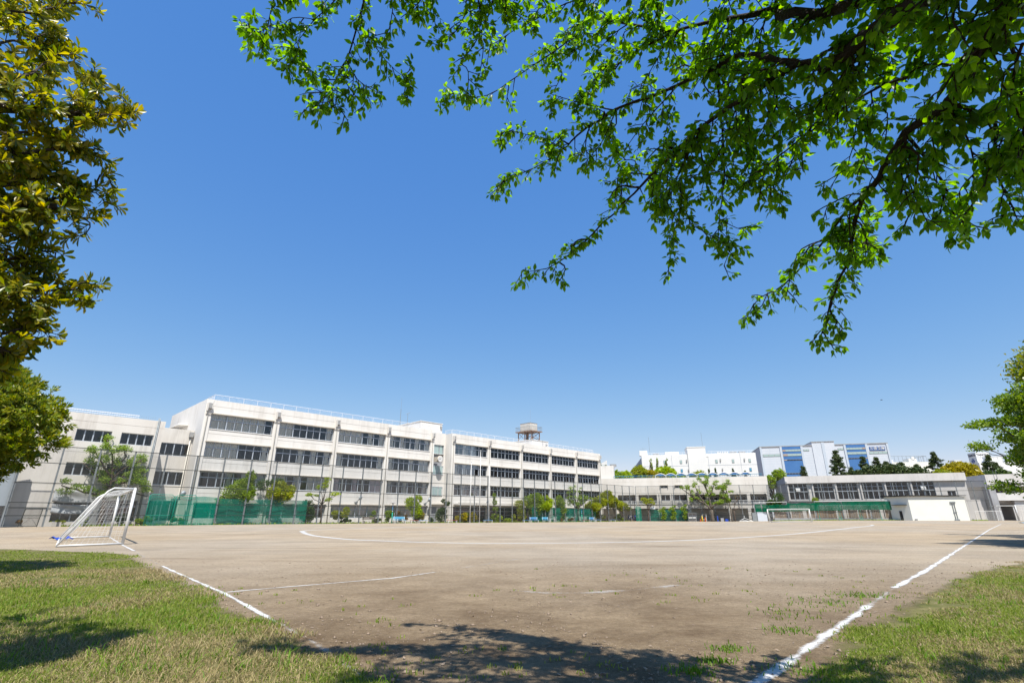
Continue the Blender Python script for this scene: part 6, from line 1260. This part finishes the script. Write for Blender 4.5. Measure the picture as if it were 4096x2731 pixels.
BY=[
 (0.024,0.0048,[(-4.09,2.88,4.06),(-3.90,3.04,4.15),(-3.85,3.12,4.22),(-3.71,3.28,4.30),(-3.61,3.44,4.41),(-3.45,3.60,4.61)]),
 (0.0096,0.0032,[(-3.64,3.36,4.36),(-3.65,3.44,4.56),(-3.69,3.52,4.80)]),
 (0.0176,0.004,[(-4.07,2.88,4.16),(-3.98,3.04,4.40),(-3.90,3.12,4.51),(-3.99,3.28,4.82),(-3.97,3.36,5.06)]),
 (0.0144,0.0032,[(-4.30,2.88,4.80),(-4.21,3.04,5.08),(-4.08,3.20,5.33),(-3.98,3.36,5.66)]),
 (0.02,0.004,[(-4.03,3.04,3.59),(-3.94,3.20,3.80),(-3.79,3.36,4.00),(-3.69,3.52,4.13),(-3.59,3.60,4.22)]),
 (0.0224,0.004,[(-4.08,3.20,3.26),(-3.87,3.28,3.36),(-3.83,3.44,3.53),(-3.76,3.60,3.72),(-3.69,3.68,3.85),(-3.63,3.76,3.97)]),
 (0.0112,0.0032,[(-3.83,3.44,3.53),(-3.74,3.52,3.55),(-3.65,3.60,3.56)]),
 (0.0224,0.004,[(-4.03,3.36,2.67),(-3.81,3.44,2.70),(-3.78,3.60,2.85),(-3.72,3.76,2.95),(-3.56,3.84,3.06)]),
 (0.0144,0.0032,[(-4.07,3.36,2.95),(-3.91,3.44,3.03),(-3.88,3.60,3.19),(-3.83,3.68,3.28)]),
 (0.016,0.0032,[(-4.02,3.44,2.39),(-3.81,3.52,2.47),(-3.76,3.60,2.54),(-3.72,3.68,2.62)]),
 (0.0112,0.0032,[(-3.96,3.52,2.35),(-3.85,3.60,2.36),(-3.87,3.68,2.35)]),
 (0.016,0.0032,[(-4.19,2.88,4.49),(-4.14,3.04,4.77),(-4.15,3.20,5.00),(-4.11,3.36,5.27)]),
 (0.016,0.0032,[(-4.49,2.88,5.33),(-4.33,3.04,5.45),(-4.29,3.20,5.57),(-4.16,3.36,5.84)]),
 (0.016,0.0032,[(-4.03,2.96,3.83),(-3.91,3.12,3.94),(-3.84,3.28,4.12),(-3.76,3.44,4.24)]),
 (0.016,0.0032,[(-4.06,3.12,3.43),(-3.94,3.28,3.58),(-3.95,3.44,3.78),(-3.81,3.60,3.92)]),
 (0.016,0.0032,[(-4.10,3.28,3.09),(-3.89,3.36,3.19),(-3.89,3.52,3.34)]),
 (0.016,0.0032,[(-4.83,3.36,4.89),(-4.58,3.44,5.03),(-4.41,3.60,5.16)]),
 (0.016,0.0032,[(-4.64,3.36,4.37),(-4.35,3.44,4.35),(-4.25,3.60,4.26)]),
 (0.016,0.0032,[(-4.19,3.44,2.88),(-3.96,3.52,2.92),(-3.86,3.60,3.02)]),
 (0.016,0.0032,[(-4.43,3.36,3.76),(-4.18,3.44,3.84),(-4.18,3.60,4.03)]),
 (0.016,0.0032,[(-4.09,3.44,2.60),(-3.85,3.52,2.61),(-3.82,3.60,2.68)]),
 (0.016,0.0032,[(-5.09,3.36,5.62),(-4.81,3.44,5.75),(-4.72,3.60,5.76),(-4.58,3.68,5.78)]),
]
# limbs over and behind the camera that shade the near soil
SHADE=[(.045,.008,[(1.95,1.20,3.16),(1.7,1.1,3.6),(1.1,1.2,3.9),(.3,1.4,4.0),(-.4,1.5,4.1)]),(.045,.008,[(2.0,1.1,2.9),(2.0,.7,3.4),(1.5,.6,3.7),(.7,.7,3.8)]),(.045,.008,[(1.95,1.20,3.16),(2.4,1.1,3.6),(3.0,1.3,3.8),(3.6,1.5,4.0)]),
 (.035,.006,[(1.7,1.1,3.6),(1.4,1.5,4.0),(1.1,1.9,4.3),(.7,2.1,4.4)]),(.035,.006,[(2.4,1.1,3.6),(2.3,1.6,4.0),(2.2,1.9,4.2)]),(.03,.006,[(1.1,1.2,3.9),(.7,1.6,4.2),(0,1.8,4.4)]),(.03,.006,[(2.4,1.1,3.6),(3.0,1.8,4.2),(3.4,2.2,4.6)]),(.03,.006,[(3.0,1.3,3.8),(3.4,.9,4.0),(4.0,.8,4.2)]),(.03,.006,[(1.5,.6,3.7),(1.2,1.0,4.1),(1.6,1.7,4.3)]),
 (.03,.006,[(1.7,1.1,3.6),(1.9,1.9,4.3),(1.2,2.3,4.7),(.2,2.35,4.8),(-.6,2.3,4.8)]),(.03,.006,[(2.3,1.6,4.0),(2.8,2.1,4.5),(3.6,2.4,4.7)]),(.03,.006,[(1.1,1.2,3.9),(.3,1.75,4.2),(-.4,2.0,4.4)]),(.03,.006,[(2.0,.7,3.4),(2.6,.8,3.7),(3.3,1.1,4.0),(3.9,1.4,4.3)]),(.025,.006,[(1.5,.6,3.7),(2.0,1.3,4.0),(2.5,1.8,4.4)]),
 (.025,.006,[(1.9,1.9,4.3),(1.0,2.0,4.5),(.2,2.05,4.6),(-.7,2.0,4.6)]),(.025,.006,[(1.2,2.3,4.7),(.6,2.6,5.1),(-.2,2.7,5.2),(-.9,2.6,5.2)]),(.025,.006,[(1.7,1.1,3.6),(1.2,1.7,4.1),(.4,1.8,4.3),(-.3,1.8,4.35)]),(.025,.006,[(2.3,1.9,4.5),(2.0,2.3,4.8),(1.6,2.6,5.2)]),
 (.035,.006,[(2.4,1.1,3.6),(3.3,1.6,4.0),(4.0,2.2,4.3),(4.6,2.8,4.5)]),(.03,.006,[(3.3,1.6,4.0),(4.2,1.8,4.2),(5.0,2.2,4.4)]),(.03,.006,[(3.0,1.3,3.8),(4.0,1.2,4.1),(5.0,1.6,4.3)]),(.03,.006,[(4.0,2.2,4.3),(4.8,2.3,4.4),(5.6,2.8,4.6)])]
rs=random.Random(44); SHADE+=[(r0*.6,r1,[pts[0]]+[(x+rs.uniform(-.3,.3),y+rs.uniform(-.3,.05),z+rs.uniform(.05,.3)) for x,y,z in pts[1:]]) for r0,r1,pts in SHADE]
n1=near_tree('cherry_tree','large cherry tree whose leafy limbs overhang the top right',(2.45,.6,0),([(2.45,.6,-.1),(2.43,.62,.5),(2.35,.75,1.4),(2.15,1.0,2.4),(1.95,1.20,3.16)],[.22,.175,.15,.125,.09]),CH+SHADE,'lf_cherry','bark_cherry',.058,'cherry',5,300,.08,(4,6),(.05,.13),-.2,(.165,(.16,.42)))
TK=[(-5.6,2.6,-.1),(-5.55,2.62,1.0),(-5.3,2.7,2.6),(-5.1,2.75,4.4),(-4.95,2.8,6.2)]
def on_trunk(z):
    z=max(.9,min(6.15,z))
    for a,b in zip(TK,TK[1:]):
        if a[2]<=z<=b[2]: t=(z-a[2])/(b[2]-a[2]); return tuple(a[i]+(b[i]-a[i])*t for i in range(3))
BY=[(max(r0,.02)*1.25,r1,[on_trunk(pts[0][2]-.45)]+pts) for r0,r1,pts in BY]
rb_=random.Random(9)
for i in range(22):   # the far side of the crown, away from the picture
    z=1.9+i*.2; a=rb_.uniform(1.9,5.0); s=on_trunk(z); L=rb_.uniform(.9,1.7); BY.append((.022,.005,[s,(s[0]+math.cos(a)*L*.5,s[1]+math.sin(a)*L*.5,z+.25),(s[0]+math.cos(a)*L,s[1]+math.sin(a)*L,z+.35)]))
n2=near_tree('bayberry_tree','evergreen tree with whorled olive leaves overhanging the upper left',(-5.6,2.6,0),([(-5.6,2.6,-.1),(-5.55,2.62,1.0),(-5.3,2.7,2.6),(-5.1,2.75,4.4),(-4.95,2.8,6.2)],[.2,.16,.13,.1,.06]),BY,'lf_bay','bark',.092,'bay',6,300,.09,(7,11),(.06,.16),-.05,(.27,(.14,.34)))
print('near leaves',n1,n2)
# rounded evergreen lower on the left
def round_ever():
    rn=random.Random(31); t=thing('evergreen_bush_tree','dense rounded evergreen tree at the left edge above the grass','tree',(-13.4,11.2,0))
    MB().tube([(0,0,-.1),(.1,0,1.0),(.25,-.1,2.0)],[.16,.13,.1],8).build('trunk','bark',t,True); m=MB(); cl=[]
    for i in range(150):
        d=Vector((rn.gauss(0,1),rn.gauss(0,1),rn.gauss(0,1))).normalized()*(rn.random()**.22); r=rn.uniform(.28,.48); cl.append((.72+d.x*2.2,-.1+d.y*1.9,3.2+d.z*1.32,r,r,r*.75))
    for c in cl[::2]: m.tube(wander((.2,-.05,1.7),c[:3],4,.08,rn),[.04,.03,.022,.014,.006],5,False)
    m.build('branches','bark',t); q=np.random.default_rng(5); n=80000
    k=q.integers(0,len(cl),n); c=np.array(cl)[k]; d=q.normal(size=(n,3)); d/=np.linalg.norm(d,axis=1,keepdims=True); tw=q.normal(size=(len(cl),22,3)); tw/=np.linalg.norm(tw,axis=2,keepdims=True); td=tw[k,q.integers(0,22,n)]
    cen=c[:,:3]+td*c[:,3:]*(.75+.3*q.random(n)[:,None])+d*.06; dirs=td*.8+d*.7+np.array([0,0,.25]); v,f=leaves_np(cen,dirs,q.uniform(.08,.14,n),q.uniform(.028,.045,n),8); npmesh('crown',v,f,'lf_bay2',t)
round_ever()
# bird in the sky
bd=thing('bird','tiny dark bird flying right of the warehouse','bird',(112,150,34),R(40)); MB().grid(lambda u,v:((u-.5)*1.1,(v-.5)*.28*(1-abs(u-.5)*1.2),.25*abs(u-.5)),8,2).build('wings','black',bd); MB().tube([(0,-.35,-.02),(0,-.1,0),(0,.2,0),(0,.4,.02)],[.02,.07,.06,.03],8).build('body','black',bd,True)
print('objects',len(bpy.data.objects))
